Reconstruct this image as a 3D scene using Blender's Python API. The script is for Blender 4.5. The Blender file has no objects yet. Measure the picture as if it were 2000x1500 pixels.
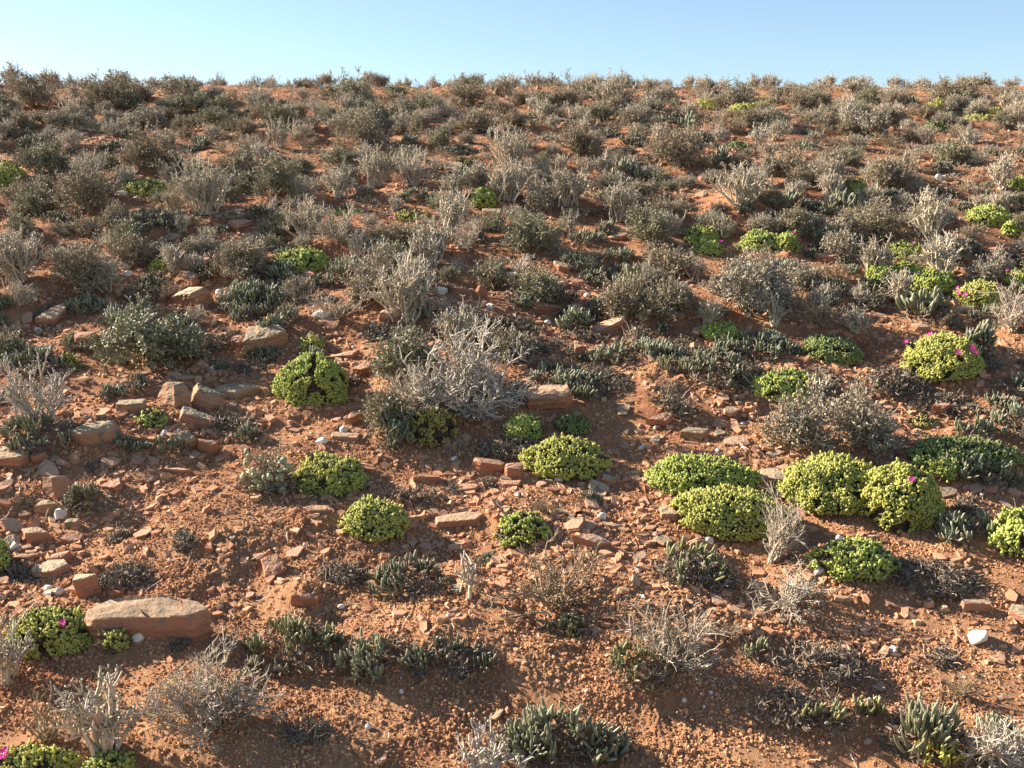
import bpy, bmesh, math, random
import numpy as np
from mathutils import Vector, Matrix

C = bpy.context.scene.collection
PI = math.pi
RNG = np.random.default_rng(11)

# ------------------------------------------------------------------ camera numbers
FPX = 2200.0                       # focal length in pixels of a 2000 px wide frame
PITCH = math.radians(-8.0)
EYE = np.array([0.0, 0.0, 1.6])
FWD = np.array([0, math.cos(PITCH), math.sin(PITCH)])
UPV = np.array([0, -math.sin(PITCH), math.cos(PITCH)])
SLOPE = math.radians(19.6)
TS = math.tan(SLOPE)

# ------------------------------------------------------------------ noise
def _hash(ix, iy, seed):
    h = (ix.astype(np.int64) * 374761393 + iy.astype(np.int64) * 668265263 + seed * 974711) & 0xffffffff
    h = ((h ^ (h >> 13)) * 1274126177) & 0xffffffff
    h = ((h ^ (h >> 16)) * 2246822519) & 0xffffffff
    return h ^ (h >> 15)

_GA = np.linspace(0, 2 * PI, 64, endpoint=False)
_GX, _GY = np.cos(_GA), np.sin(_GA)

def perlin(x, y, seed=0):
    x = np.asarray(x, float); y = np.asarray(y, float)
    ix = np.floor(x); iy = np.floor(y)
    fx = x - ix; fy = y - iy
    u = fx * fx * fx * (fx * (fx * 6 - 15) + 10); v = fy * fy * fy * (fy * (fy * 6 - 15) + 10)
    def g(a, b):
        k = (_hash(ix + a, iy + b, seed) & 63).astype(int)
        return _GX[k] * (fx - a) + _GY[k] * (fy - b)
    a = g(0, 0); b = g(1, 0); c = g(0, 1); d = g(1, 1)
    return ((a + (b - a) * u) * (1 - v) + (c + (d - c) * u) * v) * 1.5

def smooth(a, b, x):
    t = np.clip((x - a) / (b - a), 0, 1)
    return t * t * (3 - 2 * t)

# ------------------------------------------------------------------ terrain
MOUNDS = []                         # (x, y, height, radius)

def base_height(x, y):
    delta = np.clip(4.0 + 0.45 * x, 2.6, 5.6)
    a = (TS - 0.1152) / (2 * delta)
    y1 = 6.645 - delta / 2
    over = np.clip(y - y1, 0, None)
    end = delta * 1.9               # past the crest the hill falls gently away
    q = np.minimum(over, end)
    z = TS * y - a * q * q - np.clip(over - end, 0, None) * (2 * a * end)
    return np.where(y < 0, TS * y, z)

def low_height(x, y):
    x = np.asarray(x, float); y = np.asarray(y, float)
    z = base_height(x, y)
    z = z + 0.030 * perlin(x / .75, y / .6, 1) + 0.018 * perlin(x / .28 + .3, y / .22, 2)
    # little washed steps running across the slope
    s = perlin(x / .55 + 4, y / .3, 5)
    z = z + 0.016 * smooth(.0, .22, s)
    if not MOUNDS: return z
    if x.ndim == 0: x = x[None]; y = y[None]; z = np.atleast_1d(z); flat = True
    else: flat = False
    x0, x1, y0, y1 = x.min(), x.max(), y.min(), y.max()
    for (mx, my, h, r) in MOUNDS:
        if mx + 3 * r < x0 or mx - 3 * r > x1 or my + 3 * r < y0 or my - 3 * r > y1: continue
        k = np.nonzero((np.abs(x - mx) < 3 * r) & (np.abs(y - my) < 3 * r))
        d2 = ((x[k] - mx) ** 2 + ((y[k] - my) * 1.15) ** 2) / (r * r)
        z[k] += h * np.exp(-d2 * 1.1)
    return z[0] if flat else z

def stony(x, y):
    """0 = loose crumbly soil, 1 = stony pavement"""
    n = perlin(x / .8 + 7, y / .55, 21) * .5 + perlin(x / .3, y / .25, 22) * .35
    band = np.exp(-((y - 2.75) / .75) ** 2)
    return np.clip(.30 + n + .40 * band - .55 * (1 - smooth(1.75, 2.35, y)), 0, 1)

def micro_height(x, y):
    m = .16 + 1.15 * np.clip(perlin(x / .19, y / .15, 9) + .8 * perlin(x / .6, y / .5, 10) + .38, 0, 1)
    m = m * (1.0 - .45 * stony(x, y))
    wx = .02 * perlin(x / .09, y / .09, 14); wy = .02 * perlin(x / .08 + 5, y / .08, 15)
    x, y = x + wx, y + wy
    x, y = .83 * x - .56 * y, .56 * x + .83 * y          # grain turned and warped so that no lattice shows
    z = .0070 * np.abs(perlin(x / .026, y / .022, 3)) + .0062 * np.abs(perlin((.8 * x + .6 * y) / .0115, (.8 * y - .6 * x) / .0110, 4))
    z = z + .010 * perlin(x / .075, y / .065, 6) + .0034 * perlin((.31 * x + .95 * y) / .0062, (.31 * y - .95 * x) / .0060, 7)
    return z * m

def full_height(x, y):
    return low_height(x, y) + micro_height(x, y)

def normal_at(x, y, e=.06):
    dzx = (low_height(x + e, y) - low_height(x - e, y)) / (2 * e)
    dzy = (low_height(x, y + e) - low_height(x, y - e)) / (2 * e)
    n = np.array([-float(dzx), -float(dzy), 1.0])
    return n / np.linalg.norm(n)

def pix_dir(px, py):
    return FWD + np.array([1, 0, 0]) * ((px - 1000) / FPX) + UPV * ((750 - py) / FPX)

_TT = np.concatenate([np.arange(1.0, 4.0, .01), np.arange(4.0, 13, .025)])
def ground_at(px, py):
    """the point of the hillside seen at a pixel of the photograph, or None for sky"""
    d = pix_dir(px, py)
    P = EYE[None] + d[None] * _TT[:, None]
    near = np.nonzero(P[:, 2] - base_height(P[:, 0], P[:, 1]) < .22)[0]
    if not len(near):
        return None
    near = near[:200]; T = _TT[near]; P = P[near]
    below = P[:, 2] - low_height(P[:, 0], P[:, 1]) < 0
    if not below.any():
        return None
    k = int(np.argmax(below))
    lo, hi = T[max(k - 1, 0)], T[k]
    for _ in range(7):
        mid = .5 * (lo + hi); p = EYE + d * mid
        if p[2] < float(low_height(p[0], p[1])): hi = mid
        else: lo = mid
    return EYE + d * hi

def depth_of(p):
    return float(np.dot(np.asarray(p) - EYE, FWD))

def project(p):
    q = np.asarray(p) - EYE
    dz = np.dot(q, FWD)
    return 1000 + FPX * q[0] / dz, 750 - FPX * np.dot(q, UPV) / dz

# ------------------------------------------------------------------ materials
def new_mat(name):
    m = bpy.data.materials.new(name); m.use_nodes = True
    nt = m.node_tree; nt.nodes.clear()
    return m, nt

def nd(nt, t, **kw):
    n = nt.nodes.new(t)
    for k, v in kw.items():
        if k.startswith('in_'):
            key = k[3:]; key = int(key) if key.isdigit() else key.replace('_', ' ')
            n.inputs[key].default_value = v
        else: setattr(n, k, v)
    return n

def ln(nt, a, b): nt.links.new(a, b)

def rgb(c): return (c[0], c[1], c[2], 1)

def mixc(nt, fac, a, b):
    n = nt.nodes.new('ShaderNodeMix'); n.data_type = 'RGBA'
    for sock, v in ((n.inputs[0], fac), (n.inputs[6], a), (n.inputs[7], b)):
        if hasattr(v, 'is_linked'): ln(nt, v, sock)
        elif isinstance(v, (int, float)): sock.default_value = v
        else: sock.default_value = rgb(v)
    return n.outputs[2]

def noise(nt, vec, scale, detail=3, rough=.55):
    n = nd(nt, 'ShaderNodeTexNoise', in_Scale=scale, in_Detail=detail, in_Roughness=rough)
    if vec is not None: ln(nt, vec, n.inputs['Vector'])
    return n.outputs['Fac']

def ramp(nt, fac, a, b):
    n = nd(nt, 'ShaderNodeMapRange'); n.clamp = True
    ln(nt, fac, n.inputs[0]); n.inputs[1].default_value = a; n.inputs[2].default_value = b
    return n.outputs[0]

def finish(nt, color, rough=.8, spec=.3, bump=None, transl=0.0, tcol=None):
    out = nd(nt, 'ShaderNodeOutputMaterial')
    p = nd(nt, 'ShaderNodeBsdfPrincipled', in_Roughness=rough)
    p.inputs['Specular IOR Level'].default_value = spec
    if hasattr(color, 'is_linked'): ln(nt, color, p.inputs['Base Color'])
    else: p.inputs['Base Color'].default_value = rgb(color)
    if bump is not None:
        b = nd(nt, 'ShaderNodeBump', in_Strength=bump[1], in_Distance=bump[2]); ln(nt, bump[0], b.inputs['Height'])
        ln(nt, b.outputs[0], p.inputs['Normal'])
    if transl > 0:
        t = nd(nt, 'ShaderNodeBsdfTranslucent')
        src = tcol if tcol is not None else color
        if hasattr(src, 'is_linked'): ln(nt, src, t.inputs[0])
        else: t.inputs[0].default_value = rgb(src)
        mx = nd(nt, 'ShaderNodeMixShader', in_0=transl)
        ln(nt, p.outputs[0], mx.inputs[1]); ln(nt, t.outputs[0], mx.inputs[2]); ln(nt, mx.outputs[0], out.inputs[0])
    else:
        ln(nt, p.outputs[0], out.inputs[0])

def attr(nt, name):
    a = nd(nt, 'ShaderNodeAttribute'); a.attribute_name = name
    return a.outputs['Fac']

def soil_material():
    m, nt = new_mat('red_soil')
    pos = nd(nt, 'ShaderNodeNewGeometry').outputs['Position']
    sp = nd(nt, 'ShaderNodeSeparateXYZ'); ln(nt, pos, sp.inputs[0])
    # sandier wash low on the slope, redder earth higher up
    up = nd(nt, 'ShaderNodeMath', operation='MULTIPLY_ADD'); ln(nt, noise(nt, pos, 2.2, 4), up.inputs[0]); up.inputs[1].default_value = 3.4; ln(nt, sp.outputs[1], up.inputs[2])
    c = mixc(nt, ramp(nt, up.outputs[0], 3.2, 5.6), (.38, .198, .105), (.275, .122, .068))
    c = mixc(nt, ramp(nt, noise(nt, pos, 9, 4), .46, .70), c, (.43, .235, .122))
    c = mixc(nt, ramp(nt, noise(nt, pos, 5, 5), .54, .70), c, (.255, .098, .052))
    c = mixc(nt, ramp(nt, noise(nt, pos, 46, 3), .56, .72), c, (.50, .29, .16))
    c = mixc(nt, ramp(nt, noise(nt, pos, 160, 3), .56, .74), c, (.25, .105, .058))
    c = mixc(nt, ramp(nt, noise(nt, pos, 240, 2), .66, .74), c, (.60, .40, .27))
    finish(nt, c, .95, .12, (noise(nt, pos, 380, 5, .7), .85, .006))
    return m

def rock_material(name, tops, sides, lichen=None, lich=.0):
    m, nt = new_mat(name)
    tc = nd(nt, 'ShaderNodeTexCoord').outputs['Object']
    oi = nd(nt, 'ShaderNodeObjectInfo').outputs['Random']
    geo = nd(nt, 'ShaderNodeNewGeometry')
    sep = nd(nt, 'ShaderNodeSeparateXYZ')
    # upward faces (object normal) take the tops colours, other faces the redder sides
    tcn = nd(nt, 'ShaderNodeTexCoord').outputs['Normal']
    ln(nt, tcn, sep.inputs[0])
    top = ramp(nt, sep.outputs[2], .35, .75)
    vm = nd(nt, 'ShaderNodeVectorMath', operation='ADD'); ln(nt, tc, vm.inputs[0]); ln(nt, oi, vm.inputs[1])
    v = vm.outputs[0]
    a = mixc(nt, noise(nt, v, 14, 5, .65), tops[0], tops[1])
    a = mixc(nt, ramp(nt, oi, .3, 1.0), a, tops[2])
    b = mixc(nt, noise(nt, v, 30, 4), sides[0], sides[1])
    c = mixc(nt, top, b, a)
    if lichen is not None:
        c = mixc(nt, ramp(nt, noise(nt, v, 24, 5, .7), .62 - lich, .70 - lich), c, lichen)
    c = mixc(nt, ramp(nt, noise(nt, v, 190, 3), .60, .74), c, tuple(.62 * x for x in sides[0]))
    st = nd(nt, 'ShaderNodeMapping'); ln(nt, v, st.inputs[0]); st.inputs['Scale'].default_value = (30, 30, 150)
    h = nd(nt, 'ShaderNodeMath', operation='ADD')
    ln(nt, noise(nt, st.outputs[0], 1, 4), h.inputs[0]); ln(nt, noise(nt, v, 170, 4, .65), h.inputs[1])
    finish(nt, c, .88, .2, (h.outputs[0], .55, .004))
    return m

def quartz_material():
    m, nt = new_mat('white_quartz')
    tc = nd(nt, 'ShaderNodeTexCoord').outputs['Object']
    oi = nd(nt, 'ShaderNodeObjectInfo').outputs['Random']
    vm = nd(nt, 'ShaderNodeVectorMath', operation='ADD'); ln(nt, tc, vm.inputs[0]); ln(nt, oi, vm.inputs[1])
    c = mixc(nt, noise(nt, vm.outputs[0], 20, 4), (.68, .635, .57), (.58, .50, .43))
    c = mixc(nt, ramp(nt, noise(nt, vm.outputs[0], 34, 4), .60, .70), c, (.52, .27, .20))
    finish(nt, c, .5, .4, (noise(nt, vm.outputs[0], 120, 3), .3, .003))
    return m

def leaf_material(name, a, b, tip, transl=.25, rough=.5, spec=.35, objvar=None, tcol=None):
    m, nt = new_mat(name)
    c = mixc(nt, attr(nt, 'rnd'), a, b)
    c = mixc(nt, attr(nt, 'tip'), c, tip)
    if objvar is not None:
        oi = nd(nt, 'ShaderNodeObjectInfo').outputs['Random']
        c = mixc(nt, ramp(nt, oi, 0, 1.6), c, objvar)
    finish(nt, c, rough, spec, None, transl, tcol)
    return m

def stem_material(name, a, b, objvar=None):
    m, nt = new_mat(name)
    tc = nd(nt, 'ShaderNodeTexCoord').outputs['Object']
    c = mixc(nt, attr(nt, 'rnd'), a, b)
    c = mixc(nt, ramp(nt, noise(nt, tc, 90, 3), .5, .75), c, tuple(.6 * x for x in a))
    if objvar is not None:
        oi = nd(nt, 'ShaderNodeObjectInfo').outputs['Random']
        c = mixc(nt, ramp(nt, oi, .2, 1.5), c, objvar)
    finish(nt, c, .8, .2)
    return m

M = {}
M['soil'] = soil_material()
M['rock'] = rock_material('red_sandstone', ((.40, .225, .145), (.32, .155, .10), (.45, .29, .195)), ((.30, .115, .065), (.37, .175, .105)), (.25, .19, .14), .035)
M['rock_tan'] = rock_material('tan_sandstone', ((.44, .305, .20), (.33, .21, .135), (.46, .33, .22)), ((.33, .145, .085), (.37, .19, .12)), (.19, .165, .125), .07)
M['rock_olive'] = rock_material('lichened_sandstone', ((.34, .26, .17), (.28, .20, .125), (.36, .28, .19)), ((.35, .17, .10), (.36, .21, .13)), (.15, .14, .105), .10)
M['quartz'] = quartz_material()
M['chip'] = leaf_material('stone_chips', (.36, .165, .09), (.47, .28, .17), (.62, .56, .48), 0, .85, .2)
M['crumb'] = leaf_material('soil_crumb', (.42, .21, .11), (.52, .295, .16), (.30, .135, .07), 0, .95, .1)
M['c_yellow'] = leaf_material('cushion_leaf_yellow', (.57, .55, .125), (.36, .40, .09), (.74, .67, .27), .36, .5, .3)
M['c_green'] = leaf_material('cushion_leaf_green', (.52, .56, .13), (.33, .41, .09), (.70, .70, .26), .36, .5, .3)
M['c_dark'] = leaf_material('cushion_leaf_dark', (.24, .29, .085), (.14, .19, .06), (.40, .42, .16), .22, .5, .3)
M['c_dry'] = leaf_material('cushion_leaf_dry', (.40, .34, .085), (.22, .22, .07), (.52, .42, .13), .20, .5, .3)
M['finger'] = leaf_material('finger_leaf', (.17, .185, .105), (.085, .105, .062), (.52, .48, .33), .04, .45, .4, (.24, .24, .15))  # all finger leaves: pale tips; sunlit cream and deep shade put into colour
M['finger_olive'] = leaf_material('finger_leaf_olive', (.23, .225, .10), (.11, .125, .055), (.56, .50, .28), .05, .45, .4)
M['finger_dark'] = leaf_material('finger_leaf_dark', (.145, .15, .085), (.08, .09, .055), (.42, .38, .25), .05, .45, .4)
M['egg'] = leaf_material('egg_leaf', (.42, .38, .22), (.28, .29, .16), (.50, .44, .28), .10, .45, .4)
M['dry'] = leaf_material('dry_dark_leaf', (.13, .10, .075), (.30, .245, .185), (.22, .17, .13), .05, .8, .2)
M['shrub_leaf'] = leaf_material('shrub_leaf', (.37, .315, .21), (.12, .105, .067), (.56, .49, .35), .10, .6, .3, (.33, .25, .165))  # shrub leaves: wide pale-to-dark range paints in sunlit sparkle and dark gaps
M['shrub_green'] = leaf_material('shrub_leaf_green', (.32, .31, .185), (.11, .12, .067), (.52, .49, .33), .12, .55, .35)
M['shrub_grey'] = leaf_material('shrub_leaf_grey', (.44, .385, .29), (.16, .14, .105), (.62, .55, .43), .10, .6, .3)
M['stem'] = stem_material('brown_stem', (.27, .205, .14), (.37, .295, .21))
M['pale'] = stem_material('pale_stem', (.47, .395, .295), (.58, .50, .39), (.38, .315, .23))
M['twig'] = stem_material('grey_twig', (.50, .42, .33), (.33, .27, .20), (.56, .49, .40))
M['white'] = stem_material('bleached_wood', (.56, .50, .43), (.36, .31, .255))
M['brown'] = stem_material('brown_twig', (.25, .18, .115), (.33, .25, .165))
M['peat'] = leaf_material('dark_stem_mass', (.075, .056, .04), (.14, .105, .075), (.12, .10, .07), 0, .9, .1)
M['petal'] = leaf_material('magenta_petal', (.78, .03, .42), (.62, .015, .33), (.80, .12, .50), .3, .5, .3)
M['eye'] = leaf_material('flower_eye', (.80, .62, .45), (.75, .45, .35), (.8, .6, .4), 0, .6, .2)

# ------------------------------------------------------------------ mesh builder
class MB:
    def __init__(self):
        self.V, self.Q, self.T, self.R, self.P = [], [], [], [], []
        self.n = 0
    def add(self, V, Q=None, T=None, r=0.5, p=0.0):
        V = np.asarray(V, float).reshape(-1, 3); k = len(V)
        self.V.append(V)
        if Q is not None and len(Q): self.Q.append(np.asarray(Q).reshape(-1, 4) + self.n)
        if T is not None and len(T): self.T.append(np.asarray(T).reshape(-1, 3) + self.n)
        self.R.append(np.broadcast_to(np.asarray(r, float), (k,)).copy())
        self.P.append(np.broadcast_to(np.asarray(p, float), (k,)).copy())
        self.n += k
    def inst(self, t, Mx, Pos, r, tipscale=1.0):
        """copies of a small template: t = (verts, quads, tris, tip)"""
        v, q, tr, tip = t
        n = len(Pos); k = len(v)
        if n == 0: return
        V = np.einsum('nij,kj->nki', Mx, v) + Pos[:, None, :]
        off = (np.arange(n) * k)[:, None, None]
        Q = (q[None] + off).reshape(-1, 4) if len(q) else None
        T = (tr[None] + off).reshape(-1, 3) if len(tr) else None
        ts = np.broadcast_to(np.asarray(tipscale, float), (n,))
        self.add(V.reshape(-1, 3), Q, T, np.repeat(r, k), (ts[:, None] * tip[None]).reshape(-1))
    def tubes(self, P, R, s=4, r=None):
        n, m, _ = P.shape
        if n == 0: return
        D = np.empty_like(P); D[:, 1:-1] = P[:, 2:] - P[:, :-2]; D[:, 0] = P[:, 1] - P[:, 0]; D[:, -1] = P[:, -1] - P[:, -2]
        D /= np.linalg.norm(D, axis=2, keepdims=True) + 1e-9
        ref = np.where(np.abs(D[:, :1, 2:3]) > .9, np.array([1., 0, 0]), np.array([0., 0, 1]))
        U = np.cross(D, np.broadcast_to(ref, D.shape)); U /= np.linalg.norm(U, axis=2, keepdims=True) + 1e-9
        W = np.cross(D, U)
        ang = np.arange(s) * 2 * PI / s
        ring = U[:, :, None] * np.cos(ang)[None, None, :, None] + W[:, :, None] * np.sin(ang)[None, None, :, None]
        V = P[:, :, None] + ring * R[:, :, None, None]
        idx = np.arange(m * s).reshape(m, s)
        q = np.stack([idx[:-1], np.roll(idx[:-1], -1, 1), np.roll(idx[1:], -1, 1), idx[1:]], -1).reshape(-1, 4)
        Q = (q[None] + (np.arange(n) * m * s)[:, None, None]).reshape(-1, 4)
        if r is None: r = RNG.random(n)
        self.add(V.reshape(-1, 3), Q, None, np.repeat(r, m * s))
    def mesh(self, name, mat, smooth_=True):
        me = bpy.data.meshes.new(name)
        V = np.concatenate(self.V)
        Q = np.concatenate(self.Q) if self.Q else np.zeros((0, 4), int)
        T = np.concatenate(self.T) if self.T else np.zeros((0, 3), int)
        me.vertices.add(len(V)); me.vertices.foreach_set('co', V.astype(np.float32).ravel())
        nl = 4 * len(Q) + 3 * len(T)
        me.loops.add(nl); me.loops.foreach_set('vertex_index', np.concatenate([Q.ravel(), T.ravel()]).astype(np.int32))
        me.polygons.add(len(Q) + len(T))
        st = np.concatenate([np.arange(len(Q)) * 4, 4 * len(Q) + np.arange(len(T)) * 3]).astype(np.int32)
        me.polygons.foreach_set('loop_start', st)
        me.polygons.foreach_set('use_smooth', np.full(len(st), smooth_))
        for nm, dat in (('rnd', self.R), ('tip', self.P)):
            a = me.attributes.new(nm, 'FLOAT', 'POINT'); a.data.foreach_set('value', np.concatenate(dat).astype(np.float32))
        me.update(calc_edges=True); me.validate()
        me.materials.append(mat)
        return me

def frames(D, spin, scale, aspect=1.0):
    """(n,3,3) matrices whose z column is D"""
    D = D / (np.linalg.norm(D, axis=1, keepdims=True) + 1e-9)
    ref = np.where(np.abs(D[:, 2:3]) > .9, np.array([1., 0, 0]), np.array([0., 0, 1]))
    U = np.cross(ref, D); U /= np.linalg.norm(U, axis=1, keepdims=True) + 1e-9
    W = np.cross(D, U)
    c, s = np.cos(spin)[:, None], np.sin(spin)[:, None]
    X = U * c + W * s; Y = -U * s + W * c
    S = np.broadcast_to(np.asarray(scale, float), (len(D),))[:, None]
    return np.stack([X * S * aspect, Y * S * aspect, D * S], axis=2)

def lathe(profile, seg, bend=0.0, flat=1.0):
    """closed little body round z: profile of (z, radius), first and last become poles"""
    vs = [(0, 0, profile[0][0])]; tips = [0.0]
    for z, r in profile[1:-1]:
        for k in range(seg):
            a = 2 * PI * k / seg
            vs.append((r * math.cos(a) + bend * z * z, r * math.sin(a) * flat, z)); tips.append(max(0, z - .62) / .38)
    zt = profile[-1][0]
    vs.append((bend * zt * zt, 0, zt)); tips.append(1.0)
    n = len(profile) - 2
    q, t = [], []
    for k in range(seg):
        t.append((0, 1 + (k + 1) % seg, 1 + k))
        for i in range(n - 1):
            a, b = 1 + i * seg, 1 + (i + 1) * seg
            q.append((a + k, a + (k + 1) % seg, b + (k + 1) % seg, b + k))
        a = 1 + (n - 1) * seg
        t.append((a + k, a + (k + 1) % seg, len(vs) - 1))
    return np.array(vs, float), np.array(q, int).reshape(-1, 4), np.array(t, int).reshape(-1, 3), np.array(tips, float)

BEAD = lathe([(0, 0), (.12, .13), (.5, .22), (.82, .19), (1, 0)], 6)
STUB = lathe([(0, 0), (.1, .12), (.5, .21), (.85, .20), (1, 0)], 5)
FINGERS = [lathe([(0, 0), (.06, .075), (.35, .105), (.72, .095), (.92, .055), (1, 0)], 6, b) for b in (.05, .20, .38)]
EGG = lathe([(0, 0), (.1, .2), (.4, .36), (.72, .33), (.93, .16), (1, 0)], 8, 0, .7)
LEAF = (np.array([(0, 0, 0), (.24, 0, .55), (0, .11, .55), (-.24, 0, .55), (0, -.11, .55), (0, 0, 1)], float),
        np.zeros((0, 4), int), np.array([(0, 2, 1), (0, 3, 2), (0, 4, 3), (0, 1, 4), (5, 1, 2), (5, 2, 3), (5, 3, 4), (5, 4, 1)]), np.array([0, .2, .2, .2, .2, 1.]))
CURL = (np.array([(-.12, 0, 0), (.12, 0, 0), (-.16, .10, .5), (.16, .10, .5), (-.05, .34, .95), (.05, .34, .95)], float),
        np.array([(0, 1, 3, 2), (2, 3, 5, 4)]), np.zeros((0, 3), int), np.array([0, 0, .3, .3, 1, 1.]))

def norm(v): return v / (np.linalg.norm(v, axis=-1, keepdims=True) + 1e-9)

def grow(P, D, L, R0, R1, m, wig, trop, rng):
    n = len(P); pts = [P]; d = norm(D); st = np.broadcast_to(np.asarray(L, float), (n,)) / (m - 1)
    for _ in range(m - 1):
        d = norm(d + wig * rng.normal(size=(n, 3)) + np.array([0, 0, trop]))
        pts.append(pts[-1] + d * st[:, None])
    A = np.stack(pts, 1)
    t = np.linspace(0, 1, m)[None]
    R0 = np.broadcast_to(np.asarray(R0, float), (n,))[:, None]; R1 = np.broadcast_to(np.asarray(R1, float), (n,))[:, None]
    return A, R0 * (1 - t) + R1 * t

def pick(A, count, lo, hi, rng):
    """random points on polylines A: points, directions, index of parent, t"""
    n, m, _ = A.shape
    i = np.repeat(np.arange(n), count); t = rng.uniform(lo, hi, len(i)) * (m - 1)
    k = np.minimum(t.astype(int), m - 2); f = (t - k)[:, None]
    p = A[i, k] * (1 - f) + A[i, k + 1] * f
    return p, norm(A[i, k + 1] - A[i, k]), i, t / (m - 1)

def clip_ground(A):
    A[..., 2] = np.maximum(A[..., 2], .002 + 0 * A[..., 2]); return A

def hemi(n, rng, maxdeg):
    """directions within maxdeg of straight up, even over the cap"""
    c = 1 - rng.random(n) * (1 - math.cos(math.radians(maxdeg)))
    s = np.sqrt(1 - c * c); a = rng.random(n) * 2 * PI
    return np.stack([s * np.cos(a), s * np.sin(a), c], 1)

def envelope(D, w, d, h):
    return 1 / np.sqrt((D[:, 0] / (w / 2)) ** 2 + (D[:, 1] / (d / 2)) ** 2 + (D[:, 2] / h) ** 2)

# ------------------------------------------------------------------ plants (each returns [(part name, mesh), ...])
def gen_leafy(w, h, rng, leaf='shrub_leaf', dens=1.0, lsize=.0075, d=None):
    d = d or w * .9
    st = MB(); lf = MB()
    n0 = int(16 + 8 * rng.random())
    D = hemi(n0, rng, 78); L = envelope(D, w, d, h) * rng.uniform(.6, .92, n0)
    P = np.concatenate([rng.normal(size=(n0, 2)) * w * .05, np.zeros((n0, 1))], 1)
    A, R = grow(P, D, L, .0032, .0016, 6, .16, .07, rng); clip_ground(A)
    st.tubes(A, R, 4, rng.random(n0))
    p, dr, i, t = pick(A, 6, .3, 1, rng)
    B, R = grow(p, dr + .65 * rng.normal(size=p.shape), .36 * L[i] * rng.uniform(.6, 1.2, len(i)), .0017, .0010, 4, .2, .10, rng); clip_ground(B)
    st.tubes(B, R, 3, rng.random(len(B)))
    p, dr, i2, t = pick(B, 4, .3, 1, rng)
    E, R = grow(p, dr + .8 * rng.normal(size=p.shape), .045 * rng.uniform(.6, 1.3, len(p)), .0012, .0008, 3, .2, .12, rng); clip_ground(E)
    st.tubes(E, R, 3, rng.random(len(E)))
    area = w * d
    nl = int(dens * (1000 + 34000 * area))
    k = max(1, int(math.ceil(nl / len(E))))
    p, dr, i3, t = pick(E, k, .15, 1.05, rng)
    p = p[:]; n = len(p)
    Dl = norm(dr + 1.0 * rng.normal(size=p.shape) + np.array([0, 0, .25]))
    lf.inst(LEAF, frames(Dl, rng.random(n) * 6.28, 1.25 * lsize * rng.uniform(.5, 1.4, n), 1.2), p + rng.normal(size=p.shape) * .004, rng.random(n), rng.random(n))
    p, dr, i3, t = pick(B, 5, .2, 1.0, rng); n = len(p)
    lf.inst(LEAF, frames(norm(dr + rng.normal(size=p.shape)), rng.random(n) * 6.28, 1.2 * lsize * rng.uniform(.5, 1.3, n), 1.15), p, rng.random(n), rng.random(n))
    return [('stems', st.mesh('stems', M['stem'])), ('foliage', lf.mesh('foliage', M[leaf], False))]

def gen_stick(w, h, rng, mat='pale', n0=30, rad=.0036, spread=46, leafy=.5):
    st = MB(); lf = MB()
    D = hemi(n0, rng, spread); L = envelope(D, w * 1.1, w * 1.1, h) * rng.uniform(.55, .95, n0)
    P = np.concatenate([rng.normal(size=(n0, 2)) * w * (.09 if n0 > 8 else .035), np.zeros((n0, 1))], 1)
    A, R = grow(P, D, L, rad * 1.15, rad * .8, 7, .12, .05, rng)
    st.tubes(A, R, 5, rng.random(n0))
    p, dr, i, t = pick(A, 3, .35, .95, rng)
    B, R = grow(p, dr + .42 * rng.normal(size=p.shape), .38 * L[i] * rng.uniform(.5, 1.2, len(i)), rad * .85, rad * .6, 5, .14, .16, rng); clip_ground(B)
    st.tubes(B, R, 4, rng.random(len(B)))
    p, dr, i2, t = pick(B, 3, .4, 1, rng)
    E, R = grow(p, dr + .7 * rng.normal(size=p.shape), .028 * rng.uniform(.5, 1.4, len(p)), rad * .62, rad * .4, 3, .2, .15, rng)
    st.tubes(E, R, 4, rng.random(len(E)))
    allt = np.concatenate([E[:, -1], B[:, -1], A[:, -1]])
    k = 4; p = np.repeat(allt, k, 0); n = len(p)
    keep = rng.random(n) < leafy
    p = p[keep]; n = len(p)
    lf.inst(STUB, frames(norm(rng.normal(size=(n, 3)) + np.array([0, 0, .6])), rng.random(n) * 6.28, .0066 * rng.uniform(.6, 1.5, n)), p + rng.normal(size=(n, 3)) * .003, rng.random(n), rng.random(n))
    return [('stems', st.mesh('stems', M[mat])), ('foliage', lf.mesh('foliage', M['shrub_grey']))]

def gen_twig(w, h, rng, mat='twig', n0=12, r0=.0021, spread=80, levels=3, kids=(6, 5), base=.05, wig=.2, d=None, lean=None):
    st = MB(); d = d or w * .8
    D = hemi(n0, rng, spread)
    if lean is not None: D = norm(D + np.array(lean))
    L = envelope(D, w, d, h) * rng.uniform(.6, .95, n0)
    P = np.concatenate([rng.normal(size=(n0, 2)) * w * base, np.full((n0, 1), .003)], 1)
    A, R = grow(P, D, L, r0, r0 * .6, 7, wig, .03, rng); clip_ground(A)
    st.tubes(A, R, 5, rng.random(n0))
    r = r0 * .62
    for lv in range(levels - 1):
        p, dr, i, t = pick(A, kids[lv], .25, 1, rng)
        Ln = L[i] * (.5 if lv == 0 else .42) * rng.uniform(.45, 1.15, len(i))
        A2, R = grow(p, dr + (.6 if lv == 0 else .75) * rng.normal(size=p.shape), Ln, r, r * .6, 5, wig * 1.1, .07, rng); clip_ground(A2)
        st.tubes(A2, R, 4 if lv == 0 else 3, rng.random(len(A2)))
        A, L, r = A2, Ln, r * .68
    return [('stems', st.mesh('stems', M[mat]))]

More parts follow.
